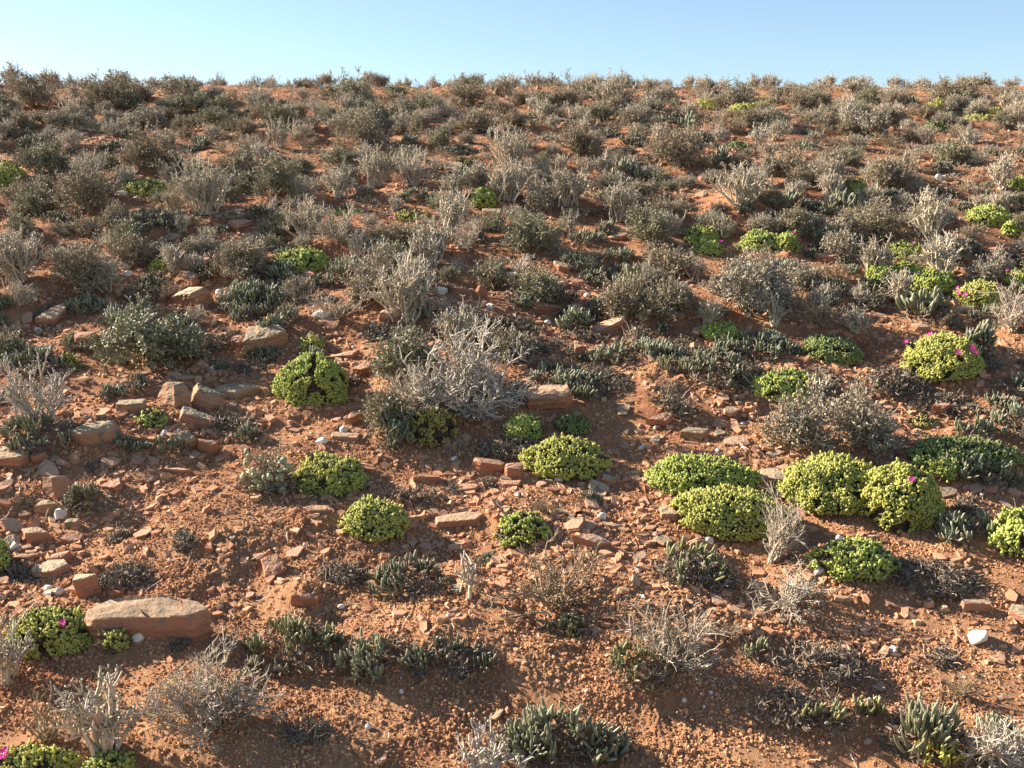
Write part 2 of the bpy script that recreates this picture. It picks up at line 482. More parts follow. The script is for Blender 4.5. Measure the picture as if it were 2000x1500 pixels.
def dry_bits(mb, w, d, n, rng, hmax=.022, size=.016):
    a = rng.random(n) * 6.28; q = np.sqrt(rng.random(n))
    x = q * np.cos(a) * w / 2; y = q * np.sin(a) * d / 2
    keep = perlin(x / .05 + rng.random() * 50, y / .05, 31) > -.22
    x, y, q = x[keep], y[keep], q[keep]; n = len(x)
    z = rng.random(n) * hmax * (1 - .6 * q)
    D = norm(rng.normal(size=(n, 3)) * np.array([1, 1, .55]) + np.array([0, 0, .25]))
    mb.inst(CURL, frames(D, rng.random(n) * 6.28, size * rng.uniform(.5, 1.4, n)), np.stack([x, y, z], 1), rng.random(n) ** 2, rng.random(n))
    k = n // 3
    P = np.stack([x[:k], y[:k], z[:k] * .7], 1)
    A, R = grow(P, norm(rng.normal(size=(k, 3)) * np.array([1, 1, .5]) + np.array([0, 0, .3])), size * 2 * rng.uniform(.5, 1.4, k), .0014, .0008, 4, .4, .0, rng)
    A[..., 2] = np.maximum(A[..., 2], .001)
    mb.tubes(A, R, 4, rng.random(k) * .8)

def gen_litter(w, d, rng, dens=1.0, hmax=.04):
    mb = MB(); dry_bits(mb, w, d, int(dens * (200 + 30000 * w * d)), rng, hmax, .0115)
    tw = MB()
    n = int(8 + 110 * w)
    P = np.stack([rng.normal(size=n) * w * .17, rng.normal(size=n) * d * .17, np.full(n, .004)], 1)
    A, R = grow(P, norm(rng.normal(size=(n, 3)) * np.array([1, 1, .6]) + np.array([0, 0, .45])), rng.uniform(.015, .05, n), .0013, .0008, 5, .3, .05, rng)
    A[..., 2] = np.maximum(A[..., 2], .001)
    tw.tubes(A, R, 4, rng.random(n))
    return [('dry_foliage', mb.mesh('dry_foliage', M['dry'], False)), ('stems', tw.mesh('stems', M['stem']))]

def gen_finger(w, d, rng, flen=.036, dens=1.0, mat='finger', rise=.03, per=(4, 8), tilt=.75, dry=1.0):
    lf = MB(); dr_ = MB()
    flen = flen * .80; nr = int(dens * (8 + 1050 * w * d))
    a = rng.random(nr * 3) * 6.28; q = np.sqrt(rng.random(nr * 3))
    x = q * np.cos(a) * w / 2; y = q * np.sin(a) * d / 2
    ox = rng.random() * 90
    keep = perlin(x / .07 + ox, y / .06, 33) > -.26
    x, y, q = x[keep][:nr], y[keep][:nr], q[keep][:nr]; nr = len(x)
    z = rise * (1 - q ** 2) * rng.uniform(.5, 1.1, nr)
    k = rng.integers(per[0], per[1] + 1, nr)
    idx = np.repeat(np.arange(nr), k); n = len(idx)
    out = np.stack([x / (w / 2), y / (d / 2), np.zeros(nr)], 1)[idx]
    D = norm(rng.normal(size=(n, 3)) * np.array([tilt, tilt, .12]) * .8 + np.array([0, 0, 1.0]) + .3 * out)
    P = np.stack([x[idx], y[idx], z[idx]], 1) + rng.normal(size=(n, 3)) * np.array([.004, .004, .002])
    sz = flen * rng.uniform(.5, 1.25, n); v = rng.integers(0, 3, n)
    # the bend of each finger goes upward: spin so that local x looks up
    for b in range(3):
        s = v == b
        Dm = D[s]; m = int(s.sum())
        if not m: continue
        up = np.array([0, 0, 1.0]); X = up - Dm * Dm[:, 2:3] + 1e-3 * rng.normal(size=Dm.shape); X = norm(X)
        Y = np.cross(Dm, X); S = sz[s][:, None]; fat = min(1.05, .027 / flen) * (.9 + .3 * rng.random((m, 1)))
        Mx = np.stack([X * S * fat, Y * S * fat, Dm * S], 2)
        lf.inst(FINGERS[b], Mx, P[s], rng.random(m), rng.random(m) * .9)
    dry_bits(dr_, w * 1.05, d * 1.05, int(dry * (60 + 20000 * w * d)), rng, rise * .9 + .012, .013)
    return [('foliage', lf.mesh('foliage', M[mat])), ('dry_foliage', dr_.mesh('dry_foliage', M['dry'], False))]

def lump(D, seed, w):
    f = 1 + .15 * perlin(D[:, 0] * 1.7 + seed, D[:, 1] * 1.7 + D[:, 2], seed % 97) + .065 * perlin(D[:, 0] * 4 + seed, D[:, 1] * 4 - D[:, 2] * 2, seed % 89)
    return f

def gen_cushion(w, d, h, rng, mat='c_green', leaf=.0105, dead=.0, dens=1.0):
    lf = MB(); base = MB(); sd = int(rng.integers(1, 5000))
    area = PI * (w / 2) * (d / 2) * (1 + 2.2 * h / max(w, d))
    n = int(dens * area / (leaf * .325) ** 2)
    c = rng.random(n) * 1.06 - .06; s = np.sqrt(np.clip(1 - c * c, 0, 1)); a = rng.random(n) * 6.28
    D = np.stack([s * np.cos(a), s * np.sin(a), c], 1)
    f = lump(D, sd, w)
    P = D * np.array([w / 2, d / 2, h]) * f[:, None] * rng.uniform(.93, 1.0, n)[:, None]
    N = norm(D / np.array([w / 2, d / 2, h]))
    gap = perlin(D[:, 0] * 2.6 + sd * .7, D[:, 1] * 2.6 + D[:, 2] * 1.4, 41)
    keep = (gap > dead - .52) & (P[:, 2] > -.012)
    fine = perlin(D[:, 0] * 7 + sd, D[:, 1] * 7 + D[:, 2] * 6, 43) > -.50
    keep &= fine
    P, N, D = P[keep], N[keep], D[keep]; n = len(P)
    Dl = norm(N + .40 * rng.normal(size=N.shape) + np.array([0, 0, .55]))
    sz = leaf * rng.uniform(.65, 1.3, n)
    P = P - Dl * sz[:, None] * .6
    lf.inst(BEAD, frames(Dl, rng.random(n) * 6.28, sz, 1.12), P, np.clip(.5 + .6 * perlin(D[:, 0] * 3 + sd, D[:, 1] * 3, 47) + .25 * rng.normal(size=n), 0, 1), np.clip(rng.random(n) * 1.3 - .35, 0, 1))
    k = rng.random(n) < .035
    lf.inst(BEAD, frames(norm(Dl[k] + .5 * rng.normal(size=(k.sum(), 3)) + np.array([0, 0, .4])), rng.random(k.sum()) * 6.28, sz[k] * 1.5, .8), P[k] + N[k] * leaf * .4, rng.random(k.sum()), rng.random(k.sum()))
    k = rng.random(n) < .05
    base.inst(CURL, frames(norm(Dl[k] + .9 * rng.normal(size=(k.sum(), 3))), rng.random(k.sum()) * 6.28, leaf * 1.1, 1.3), P[k] + N[k] * leaf * .45, .4 + .6 * rng.random(k.sum()), rng.random(k.sum()))
    # woody inner mound of old dark leaves and stems
    nb = int(n * .5) + 60
    c = rng.random(nb); s = np.sqrt(1 - c * c); a = rng.random(nb) * 6.28
    Db = np.stack([s * np.cos(a), s * np.sin(a), c], 1)
    Pb = Db * np.array([w / 2, d / 2, h]) * (lump(Db, sd, w) * rng.uniform(.80, .93, nb))[:, None]
    base.inst(CURL, frames(norm(norm(Db / np.array([w / 2, d / 2, h])) + .7 * rng.normal(size=Db.shape)), rng.random(nb) * 6.28, leaf * 1.5 * rng.uniform(.6, 1.4, nb), 1.3), Pb - Db * leaf * .8, rng.random(nb) ** 2, rng.random(nb))
    ico = dome(w * .86, d * .86, h * .84, sd)
    base.add(ico[0], ico[1], ico[2], .15, 0)
    return [('foliage', lf.mesh('foliage', M[mat])), ('woody_base', base.mesh('woody_base', M['peat']))], sd

def dome(w, d, h, sd):
    na, nr = 28, 9
    V = [(0, 0, 1)]
    for i in range(1, nr + 1):
        th = i / nr * PI / 2 * 1.06
        for k in range(na):
            V.append((math.sin(th) * math.cos(2 * PI * k / na), math.sin(th) * math.sin(2 * PI * k / na), math.cos(th)))
    D = np.array(V)
    P = D * np.array([w / 2, d / 2, h]) * lump(D, sd, w)[:, None]
    T = [(0, 1 + k, 1 + (k + 1) % na) for k in range(na)]
    Q = [(1 + i * na + k, 1 + (i + 1) * na + k, 1 + (i + 1) * na + (k + 1) % na, 1 + i * na + (k + 1) % na) for i in range(nr - 1) for k in range(na)]
    return P, np.array(Q), np.array(T)

def gen_egg(w, d, h, rng):
    lf = MB()
    n = 95
    a = rng.random(n) * 6.28; q = np.sqrt(rng.random(n))
    P = np.stack([q * np.cos(a) * w * .36, q * np.sin(a) * d * .36, rng.random(n) ** 1.6 * h * .62], 1)
    lf.inst(EGG, frames(norm(rng.normal(size=(n, 3)) * .8 + np.array([0, -.25, .5])), rng.random(n) * 6.28, .020 * rng.uniform(.6, 1.25, n)), P, rng.random(n), rng.random(n) * .6)
    st = gen_twig(w, h, rng, 'stem', 14, .0022, 55, 3, (5, 4))[0]
    dr_ = MB(); dry_bits(dr_, w * .9, d * .9, 380, rng, h * .5, .012)
    return [st, ('foliage', lf.mesh('foliage', M['egg'])), ('dry_foliage', dr_.mesh('dry_foliage', M['dry'], False))]

def gen_flower(rng, dia):
    pt = MB(); n = 46
    a = np.linspace(0, 2 * PI, n, endpoint=False) + rng.normal(size=n) * .05
    up = rng.uniform(.15, .75, n)
    D = np.stack([np.cos(a), np.sin(a), up], 1)
    strip = (np.array([(-.05, 0, 0), (.05, 0, 0), (-.085, 0, .55), (.085, 0, .55), (-.05, .02, 1), (.05, .02, 1)], float), np.array([(0, 1, 3, 2), (2, 3, 5, 4)]), np.zeros((0, 3), int), np.array([.6, .6, 0, 0, 0, 0.]))
    Dn = norm(D); X = norm(np.stack([-np.sin(a), np.cos(a), 0 * a], 1)); Y = np.cross(Dn, X); S = (dia / 2 * rng.uniform(.85, 1.1, n))[:, None]
    pt.inst(strip, np.stack([X * S, Y * S, Dn * S], 2), np.zeros((n, 3)), rng.random(n))
    ey = MB()
    D = hemi(40, rng, 70)
    ey.inst(STUB, frames(D, rng.random(40) * 6.28, dia * .17), np.zeros((40, 3)), rng.random(40), rng.random(40))
    return pt.mesh('petals', M['petal'], False), ey.mesh('flower_centre', M['eye'])

# ------------------------------------------------------------------ stones
def gen_rock(w, d, t, seed, mat='rock', poly=None, rough=.05, taper=.9, cuts=3, bev=.06, step=0):
    rs = np.random.default_rng(seed)
    bm = bmesh.new()
    if poly is None:
        n = int(rs.integers(4, 8)); a = np.sort((np.arange(n) + rs.uniform(-.33, .33, n)) / n * 2 * PI)
        rr = rs.uniform(.78, 1.12, n) / np.maximum(np.abs(np.cos(a)), np.abs(np.sin(a))) ** .8
        poly = np.stack([np.cos(a) * rr * .5, np.sin(a) * rr * .5], 1)
    poly = np.asarray(poly, float)
    tz = rs.uniform(-.16, .16, len(poly))
    for (x, y), z in zip(poly, tz):
        s = taper * rs.uniform(.94, 1.04)
        bm.verts.new((x * s * w, y * s * d, t * (1 + z)))
        bm.verts.new((x * 1.02 * w, y * 1.02 * d, t * rs.uniform(.35, .62)))
        bm.verts.new((x * .95 * w, y * .95 * d, -t * .35))
    for _ in range(2):
        bm.verts.new((rs.uniform(-.2, .2) * w, rs.uniform(-.2, .2) * d, t * 1.05))
    r = bmesh.ops.convex_hull(bm, input=bm.verts[:])
    junk = {v for v in r.get('geom_interior', []) if isinstance(v, bmesh.types.BMVert)} | {v for v in bm.verts if not v.link_faces}
    bmesh.ops.delete(bm, geom=list(junk), context='VERTS')
    bmesh.ops.dissolve_limit(bm, angle_limit=.12, verts=bm.verts[:], edges=bm.edges[:])
    if bev > 0:
        bmesh.ops.bevel(bm, geom=bm.edges[:], offset=bev * min(w, d, t * 1.5), segments=1, affect='EDGES', clamp_overlap=True)
    bmesh.ops.triangulate(bm, faces=bm.faces[:])
    for _ in range(cuts):
        L = sorted(e.calc_length() for e in bm.edges)
        lim = L[int(len(L) * .45)]
        bmesh.ops.subdivide_edges(bm, edges=[e for e in bm.edges if e.calc_length() > lim], cuts=1)
        bmesh.ops.triangulate(bm, faces=[f for f in bm.faces if len(f.verts) > 3])
    bm.normal_update()
    co = np.array([v.co[:] for v in bm.verts]); no = np.array([v.normal[:] for v in bm.verts])
    k = 1 / max(w, d)
    nz = perlin(co[:, 0] * k * 5 + seed, co[:, 1] * k * 5 + co[:, 2] * k * 9, 51) + .6 * perlin(co[:, 0] * k * 14 + seed, co[:, 1] * k * 14 + co[:, 2] * k * 30, 52)
    strata = perlin(co[:, 2] / t * 2.6 + seed, co[:, 0] * k * .8, 53)
    side = 1 - np.abs(no[:, 2])
    disp = rough * min(w, d, 2.2 * t) * (nz * .8 + strata * 1.8 * side)
    if step:                                 # a flake of the top bed has broken away
        sel = perlin(co[:, 0] * k * 2.3 + seed * 1.7, co[:, 1] * k * 3.2, 54) > .05
        disp = disp - np.where(sel & (no[:, 2] > .6), step * t, 0)
    for v, q, nn in zip(bm.verts, disp, no):
        v.co += Vector(nn) * float(q)
    me = bpy.data.meshes.new('rock'); bm.to_mesh(me); bm.free()
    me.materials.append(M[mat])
    return me

def gen_pebble(w, d, t, seed, mat='quartz'):
    rs = np.random.default_rng(seed)
    bm = bmesh.new()
    p = norm(rs.normal(size=(26, 3))) * rs.uniform(.8, 1.05, (26, 1))
    for q in p: bm.verts.new((q[0] * w / 2, q[1] * d / 2, q[2] * t * .6 + t * .25))
    r = bmesh.ops.convex_hull(bm, input=bm.verts[:])
    junk = {v for v in r.get('geom_interior', []) if isinstance(v, bmesh.types.BMVert)} | {v for v in bm.verts if not v.link_faces}
    bmesh.ops.delete(bm, geom=list(junk), context='VERTS')
    bmesh.ops.bevel(bm, geom=bm.edges[:], offset=.09 * min(w, d, t), segments=2, affect='EDGES', clamp_overlap=True)
    bmesh.ops.triangulate(bm, faces=bm.faces[:])
    bmesh.ops.subdivide_edges(bm, edges=bm.edges[:], cuts=1, use_grid_fill=True)
    for _ in range(2): bmesh.ops.smooth_vert(bm, verts=bm.verts[:], factor=.5, use_axis_x=True, use_axis_y=True, use_axis_z=True)
    for v in bm.verts:
        v.co *= 1.06 + .07 * float(perlin(v.co.x / w * 3 + seed, v.co.y / w * 3 + v.co.z / w * 2, 57))
    me = bpy.data.meshes.new('stone'); bm.to_mesh(me); bm.free()
    for f in me.polygons: f.use_smooth = True
    me.materials.append(M[mat])
    return me
# ------------------------------------------------------------------ what the photograph shows, one row per thing
# kind, box in photo pixels (x0, y0, x1, y1), label, options
H = [
# --- bright cushion plants
('C', 10,1182,190,1285, 'yellow-green cushion plant with one magenta flower beside the long sandstone slab', dict(m='c_yellow', dead=.12, fl=[(121,1221,24)], lm='the one-flowered cushion')),
('C', 203,1230,252,1272, 'tiny green cushion tuft below the left end of the long sandstone slab', dict(m='c_yellow')),
('C', -40,1458,165,1530, 'yellow-green cushion plant with a large magenta bloom, cut off by the bottom corner', dict(m='c_yellow', fl=[(11,1477,36)], lm='the corner cushion with a bloom')),
('C', 165,1462,262,1520, 'small green cushion at the bottom edge beneath the thick pale stems', dict(m='c_green', dead=.1)),
('C', -40,1055,20,1120, 'green cushion half cut off by the left edge above dark litter', dict(m='c_green')),
('C', 666,975,802,1052, 'round olive-green cushion alone on bare crumbly soil, casting a curved shadow', dict(m='c_yellow', lm='the lone round cushion')),
('C', 968,1000,1074,1066, 'shaggy green cushion with a dead brown middle above the brown twig tangle', dict(m='c_green', dead=.34, lm='the shaggy half-dead cushion')),
('C', 1590,1053,1748,1135, 'bright green dome-shaped cushion with a white quartz stone at its foot', dict(m='c_green', leaf=.012, lm='the bright dome cushion')),
('C', 1928,993,2050,1088, 'bright green cushion cut off by the right edge beside branching finger stems', dict(m='c_green', leaf=.012)),
('C', 540,692,686,797, 'tall green cushion with dark dead patches, standing right of the split boulders', dict(m='c_green', dead=.24, lm='the tall patchy cushion')),
('C', 570,888,720,967, 'low olive cushion right beside the egg-leaved succulent', dict(m='c_yellow', lm='the olive cushion')),
('C', 985,810,1060,862, 'small green cushion, larger of the pair under the bleached dead shrub', dict(m='c_green', dead=.08)),
('C', 1085,810,1151,846, 'small darker green cushion, lesser of the pair under the bleached dead shrub', dict(m='c_dark')),
('C', 1018,852,1190,937, 'broad yellow-green cushion with a white quartz stone at its lower edge', dict(m='c_yellow', dead=.05, lm='the broad yellow cushion')),
('C', 1250,888,1478,968, 'bright light-green cushion sprawling behind the olive one', dict(m='c_green', lm='the sprawling light-green cushion')),
('C', 1310,945,1545,1055, 'wide olive-yellow cushion with bare twigs fanning out in front of it', dict(m='c_yellow', dead=.05, lm='the wide olive cushion')),
('C', 1515,882,1722,1002, 'largest yellow-green cushion, left lobe of the great double mound', dict(m='c_yellow', lm='the largest cushion')),
('C', 1668,905,1838,1036, 'green cushion with one pink flower, right lobe of the great double mound', dict(m='c_yellow', dead=.14, fl=[(1779,938,17)], lm='the double mound')),
('C', 1768,848,1992,922, 'long dark green cushion under shade behind pale finger leaves', dict(m='c_dark', lm='the long dark cushion')),
('C', 1815,893,1875,932, 'tiny bluish green cushion at the front of the long dark cushion', dict(m='c_green')),
('C', 1783,813,1832,840, 'tiny yellowish cushion alone on stony ground right of the big grey shrub', dict(m='c_dry', lm='the tiny yellowish cushion')),
('C', 1464,722,1612,786, 'green cushion peeping out behind the big grey shrub', dict(m='c_green', lm='the cushion behind the grey shrub')),
('C', 1762,652,1918,736, 'green cushion dotted with five magenta flowers on the right slope', dict(m='c_yellow', dead=.1, fl=[(1773,671,17),(1817,656,17),(1871,690,17),(1896,681,18),(1902,690,16)], lm='the five-flowered cushion')),
('C', 1368,628,1446,667, 'light green cushion above the dark finger-leaved mat', dict(m='c_green', lm='the cushion over the dark mat')),
('C', 1566,653,1684,712, 'dull grey-green cushion with greyish twigs over its right half', dict(m='c_dark', dead=.2)),
('C', 1770,525,1862,580, 'bright green cushion at the foot of the candelabra shrub', dict(m='c_green', leaf=.012, lm='the bright upper cushion')),
('C', 1735,512,1800,552, 'green cushion tucked behind the bright one under the candelabra shrub', dict(m='c_green')),
('C', 1690,517,1742,552, 'small light cushion left of the bright pair under the candelabra shrub', dict(m='c_green')),
('C', 1868,550,1960,598, 'yellow-green cushion with pink flowers on both sides near the right edge', dict(m='c_yellow', fl=[(1872,565,14),(1876,573,14),(1887,576,13),(1951,560,14)], lm='the pink-edged cushion')),
('C', 1962,527,2040,562, 'green cushion with a pink flower, cut off by the right edge', dict(m='c_green', fl=[(1968,531,13)])),
('C', 1732,474,1808,504, 'light cushion with one pink flower behind the candelabra shrub', dict(m='c_green', fl=[(1783,476,14)])),
('C', 1892,402,1976,441, 'round green cushion half veiled by grey twigs near the right edge', dict(m='c_green', dead=.08, lm='the round upper right cushion')),
('C', 1955,434,1990,460, 'small green tuft of cushion below the round upper right cushion', dict(m='c_green')),
('C', 1338,440,1406,474, 'small green cushion, upper one of two left of the dark hollow', dict(m='c_green')),
('C', 1350,470,1414,500, 'small green cushion with a pink flower just above the widest leafy shrub', dict(m='c_green', fl=[(1407,474,13)])),
('C', 1446,450,1518,490, 'green cushion with lit left half, behind the widest leafy shrub', dict(m='c_green', lm='the cushion pair above the wide shrub')),
('C', 1508,455,1562,494, 'green cushion with a pink flower on its right, behind the widest leafy shrub', dict(m='c_green', fl=[(1549,457,12),(1560,470,11)])),
('C', 538,485,640,532, 'bright green cushion with grey twigs through it, left of the tall grey shrubs', dict(m='c_green', leaf=.012, dead=.1, lm='the bright left cushion')),
('C', 232,352,330,381, 'flat yellow-green cushion lying above two white stones on the upper left slope', dict(m='c_yellow', lm='the flat upper left cushion')),
('C', -30,322,50,362, 'yellow-green cushion cut off by the left edge high on the slope', dict(m='c_yellow')),
('C', 916,368,972,403, 'small lime cushion with a pink flower in the centre of the upper slope', dict(m='c_green', fl=[(918,380,12)], lm='the lime cushion')),
('C', 655,403,712,422, 'small cushion with bright pink flowers above the tall grey shrubs', dict(m='c_green', fl=[(687,402,13),(713,417,11)])),
('C', 770,412,836,434, 'flat yellowish cushion left of the dark twisted shrub', dict(m='c_yellow', fl=[(771,428,11)])),
('C', 1422,203,1486,224, 'yellow-green cushion patch near the crest, darker of the pair', dict(m='c_yellow', lm='the crest cushions')),
('C', 1470,194,1516,208, 'yellow-green cushion patch near the crest, upper one of the pair', dict(m='c_yellow')),
('C', 1352,196,1412,212, 'pale green cushion patch near the crest left of the yellow pair', dict(m='c_yellow')),
('C', 1530,190,1570,206, 'faint green cushion patch near the crest right of the yellow pair', dict(m='c_yellow')),
('C', 1875,224,1945,244, 'yellow-green cushion patch high on the right slope below pale tufts', dict(m='c_yellow', lm='the high right cushion')),
('C', 1812,196,1850,213, 'small green cushion high on the right slope', dict(m='c_yellow')),
('C', 1925,210,1960,222, 'flat green cushion beside pale tufts near the right edge of the crest', dict(m='c_yellow')),
('C', 1415,278,1465,300, 'dull green cushion among grey shrubs on the upper right slope', dict(m='c_dark')),
('C', 1800,238,1850,256, 'dark green cushion below the crest on the right', dict(m='c_dark')),
('C', 1640,352,1692,374, 'yellowish cushion right of the small pale broom-like shrub', dict(m='c_yellow')),
('C', 1968,345,2030,372, 'green cushion cut off by the right edge among grey shrubs', dict(m='c_green')),
('C', 170,178,214,194, 'bright green patch of leaves near the crest on the left', dict(m='c_dark')),
('C', 272,803,326,832, 'small lime-green tuft between the split boulders and the olive rock', dict(m='c_green', leaf=.013)),
('C', 588,656,636,682, 'small yellow-green tuft right of the grey-topped block', dict(m='c_yellow')),
('C', 116,690,146,716, 'tiny yellow-green tuft beside the white-tipped finger leaves', dict(m='c_yellow')),
('C', 290,508,326,530, 'tiny lime tuft at the foot of a pale little stick shrub', dict(m='c_green')),
('C', 792,792,892,862, 'yellowing cushion with blackened lower half, left of the bleached dead shrub', dict(m='c_dry', dead=.36, lm='the yellowing cushion')),
# --- finger-leaved succulents
('F', 985,1385,1218,1508, 'large dark clump of upright finger leaves at the bottom centre', dict(fl=.044, rise=.06, lm='the big bottom clump', dens=1.6, m='finger')),
('F', 480,1205,660,1318, 'clump of finger leaves with a raised top, left end of the long dark mat', dict(fl=.034, m='finger_olive', rise=.05, lm='the long finger-leaf mat')),
('F', 640,1240,830,1330, 'middle stretch of the long dark finger-leaved mat, glossy leaves catching the sun', dict(fl=.036, rise=.03)),
('F', 790,1250,962,1322, 'mostly dead dark right end of the long finger-leaved mat', dict(fl=.03, dens=.45, m='finger_dark', dry=1.6)),
('F', 722,1085,876,1186, 'dark rosette clump of stubby leaves left of the single pale stalk', dict(fl=.034, m='finger_dark', rise=.05, lm='the dark rosette clump')),
('F', 1060,1203,1148,1246, 'small clump of short yellowish finger leaves below the brown twig tangle', dict(fl=.026, m='finger_olive')),
('F', 1190,1252,1312,1346, 'clump of plump dark leaves in front of a dead twig mat', dict(fl=.026, m='finger_olive', rise=.05, lm='the plump-leaved clump')),
('F', 1272,1062,1440,1172, 'dark clump with scattered upright green fingers under bare twigs', dict(fl=.032, dens=.5, m='finger_olive', dry=1.8, rise=.06, lm='the dark clump under bare twigs')),
('F', 1735,1372,1875,1482, 'tall grey-green finger leaves fanning upward in the bottom right corner', dict(fl=.06, rise=.05, tilt=.5, lm='the tall corner fingers')),
('F', 1778,1445,1900,1510, 'yellow-green stubby fingers at the foot of the tall corner fingers', dict(fl=.03, m='c_yellow', dry=.4)),
('F', 1440,1243,1492,1285, 'two or three short fingers poking from dry litter right of a dead mat', dict(fl=.03, dens=.5, m='finger_olive')),
('F', 1545,1375,1650,1432, 'creeping finger plant with a few bright upright leaves near the bottom', dict(fl=.038, dens=.5, m='finger_olive', lm='the creeping fingers')),
('F', 1672,1362,1728,1400, 'single pair of upright finger leaves on bare soil', dict(fl=.036, dens=.5, m='finger_olive')),
('F', 1826,1002,1945,1066, 'branching pale finger stems left of the edge cushion', dict(fl=.040, dens=.8, m='finger', lm='the branching finger stems')),
('F', 1845,892,1992,946, 'spreading silvery finger leaves in front of the long dark cushion', dict(fl=.042, lm='the silvery fingers')),
('F', 1905,775,1985,812, 'grey finger-leaf tuft near the right edge, middle of a row of three', dict(fl=.03)),
('F', 1930,738,2030,765, 'low grey finger-leaf strip at the right edge above a flat stone', dict(fl=.028)),
('F', 1865,815,1940,856, 'finger-leaf tuft above the long dark cushion', dict(fl=.034)),
('F', 1940,790,2040,870, 'dense grey-green finger clump cut off by the right edge', dict(fl=.036, rise=.05)),
('F', 1030,700,1176,772, 'band of short pale-tipped fingers right of the bleached dead shrub', dict(fl=.03, lm='the pale-tipped band')),
('F', 1118,752,1160,788, 'small grey finger tuft right beside the big tilted slab', dict(fl=.03)),
('F', 1145,662,1345,722, 'long band of standing finger leaves crossing the middle of the slope', dict(fl=.032, rise=.04, lm='the long finger band')),
('F', 1335,652,1462,765, 'dark dense finger-leaved mat falling away from the light green cushion', dict(fl=.034, m='finger_dark', rise=.05, lm='the dark mat')),
('F', 1440,640,1540,705, 'grey mixed finger leaves between bleached sticks right of the light cushion', dict(fl=.03, m='finger')),
('F', 716,820,800,878, 'light finger leaves in front of the small dark leafy bush', dict(fl=.032, rise=.04, lm='the light fingers')),
('F', 0,812,152,885, 'bright green upright fingers under the white-branched shrub at the left edge', dict(fl=.036, rise=.05, lm='the left green fingers')),
('F', 20,678,122,738, 'row of white-tipped finger leaves above the white-branched shrub', dict(fl=.034, rise=.04)),
('F', 132,955,222,1006, 'small dark plant with bright leaf tips beside a leaning slab', dict(fl=.03, m='finger_dark', rise=.04)),
('F', 455,832,515,866, 'small rosette of pointed fingers above the egg-leaved succulent', dict(fl=.03)),
('F', 230,858,290,882, 'flat little blue-green rosette below the olive rock, left one of two', dict(fl=.022)),
('F', 305,848,372,890, 'flat little blue-green rosette below the olive rock, right one of two', dict(fl=.022)),
('F', 196,748,246,788, 'pale rosette left of the split boulders', dict(fl=.026)),
('F', 248,735,288,764, 'dark little succulent above the split boulders', dict(fl=.024, m='finger_dark')),
('F', 430,545,562,620, 'long thin fingers and rounded leaves below the leafy round shrub', dict(fl=.036, rise=.05, lm='the thin fingers')),
('F', 635,500,725,562, 'dark green finger clump between the bright cushion and the tall grey shrubs', dict(fl=.034, rise=.05, m='finger', lm='the dark green fingers')),
('F', 610,535,650,562, 'pale little finger tuft below the bright cushion', dict(fl=.024)),
('F', 534,600,586,636, 'blue-green little rosette above the grey-topped block', dict(fl=.022)),
('F', 455,590,500,632, 'narrow finger plant left of the blue-green rosette', dict(fl=.026)),
('F', 275,530,318,562, 'small dark green finger star right of the leafy left shrub', dict(fl=.03, m='finger_dark')),
('F', 130,575,200,614, 'dark finger plant above the wide round leafy bush', dict(fl=.028)),
('F', 0,570,24,602, 'pale thick fingers at the left edge above red shaded soil', dict(fl=.03)),
('F', 240,405,348,456, 'wide blue-green finger patch under grey shrubs on the upper left', dict(fl=.026, rise=.04)),
('F', 1115,450,1186,484, 'silver finger-leaf clump below the flat tan slab', dict(fl=.028, rise=.03, lm='the silver clump')),
('F', 1182,484,1240,510, 'dull finger-leaf clump right of the silver clump', dict(fl=.026)),
('F', 1128,524,1208,556, 'row of silvery fingers above the broom shrub in the centre', dict(fl=.028, lm='the silvery row')),
('F', 1075,570,1130,594, 'dark little finger patch in the shade of the centre leafy shrub', dict(fl=.024, m='finger_dark')),
('F', 980,570,1040,602, 'bright-tipped small succulent under a grey leafy mound', dict(fl=.024)),
('F', 930,615,1000,645, 'dark green finger plant behind the bleached dead shrub', dict(fl=.028, m='finger_dark')),
('F', 1895,602,1965,626, 'row of blue-grey fingers lying on stones near the right edge', dict(fl=.026)),
('F', 1105,408,1142,428, 'blue-green little rosette in the shade left of a pale stick shrub', dict(fl=.022)),
('F', 1425,392,1480,414, 'low grey fingers at the foot of the red earth mound', dict(fl=.024)),
('F', 1570,395,1618,420, 'dark green finger star below the small broom-like shrub', dict(fl=.028, m='finger_dark')),
('F', 780,368,835,392, 'grey-green finger rosette above the dark twisted shrub', dict(fl=.026)),
('F', 475,400,530,428, 'blue-green rosette in the shade right of the flat grey slab', dict(fl=.026, m='finger_dark')),
# --- egg-leaved succulent
('E', 452,860,592,982, 'succulent with plump egg-shaped grey leaves and dry twigs above', dict(lm='the egg-leaved succulent')),
# --- leafy shrubs
('L', 165,582,430,732, 'wide round leafy bush with tiny grey-green leaves left of the slope', dict(mound=.03, lm='the wide round bush', leaf='shrub_green', lsize=.010)),
('L', 732,632,862,752, 'pale leafy shrub leaning against the bleached dead shrub', dict(leaf='shrub_green', lsize=.009)),
('L', 940,640,1050,720, 'dark brownish shrub in shade behind the bleached dead shrub', dict(leaf='shrub_leaf')),
('L', 720,765,802,845, 'small dark dense leafy bush between quartz and the yellowing cushion', dict(leaf='shrub_green', lm='the small dark bush')),
('L', 1490,752,1622,888, 'grey silvery shrub, left half of the big grey pair', dict(leaf='shrub_grey', mound=.03, lm='the big grey shrub')),
('L', 1610,745,1748,888, 'grey silvery shrub, right half of the big grey pair', dict(leaf='shrub_grey', mound=.03)),
('L', 1350,480,1572,635, 'widest grey-green leafy shrub right of centre with a dark hollow below', dict(leaf='shrub_grey', mound=.04, lm='the widest leafy shrub', lsize=.009)),
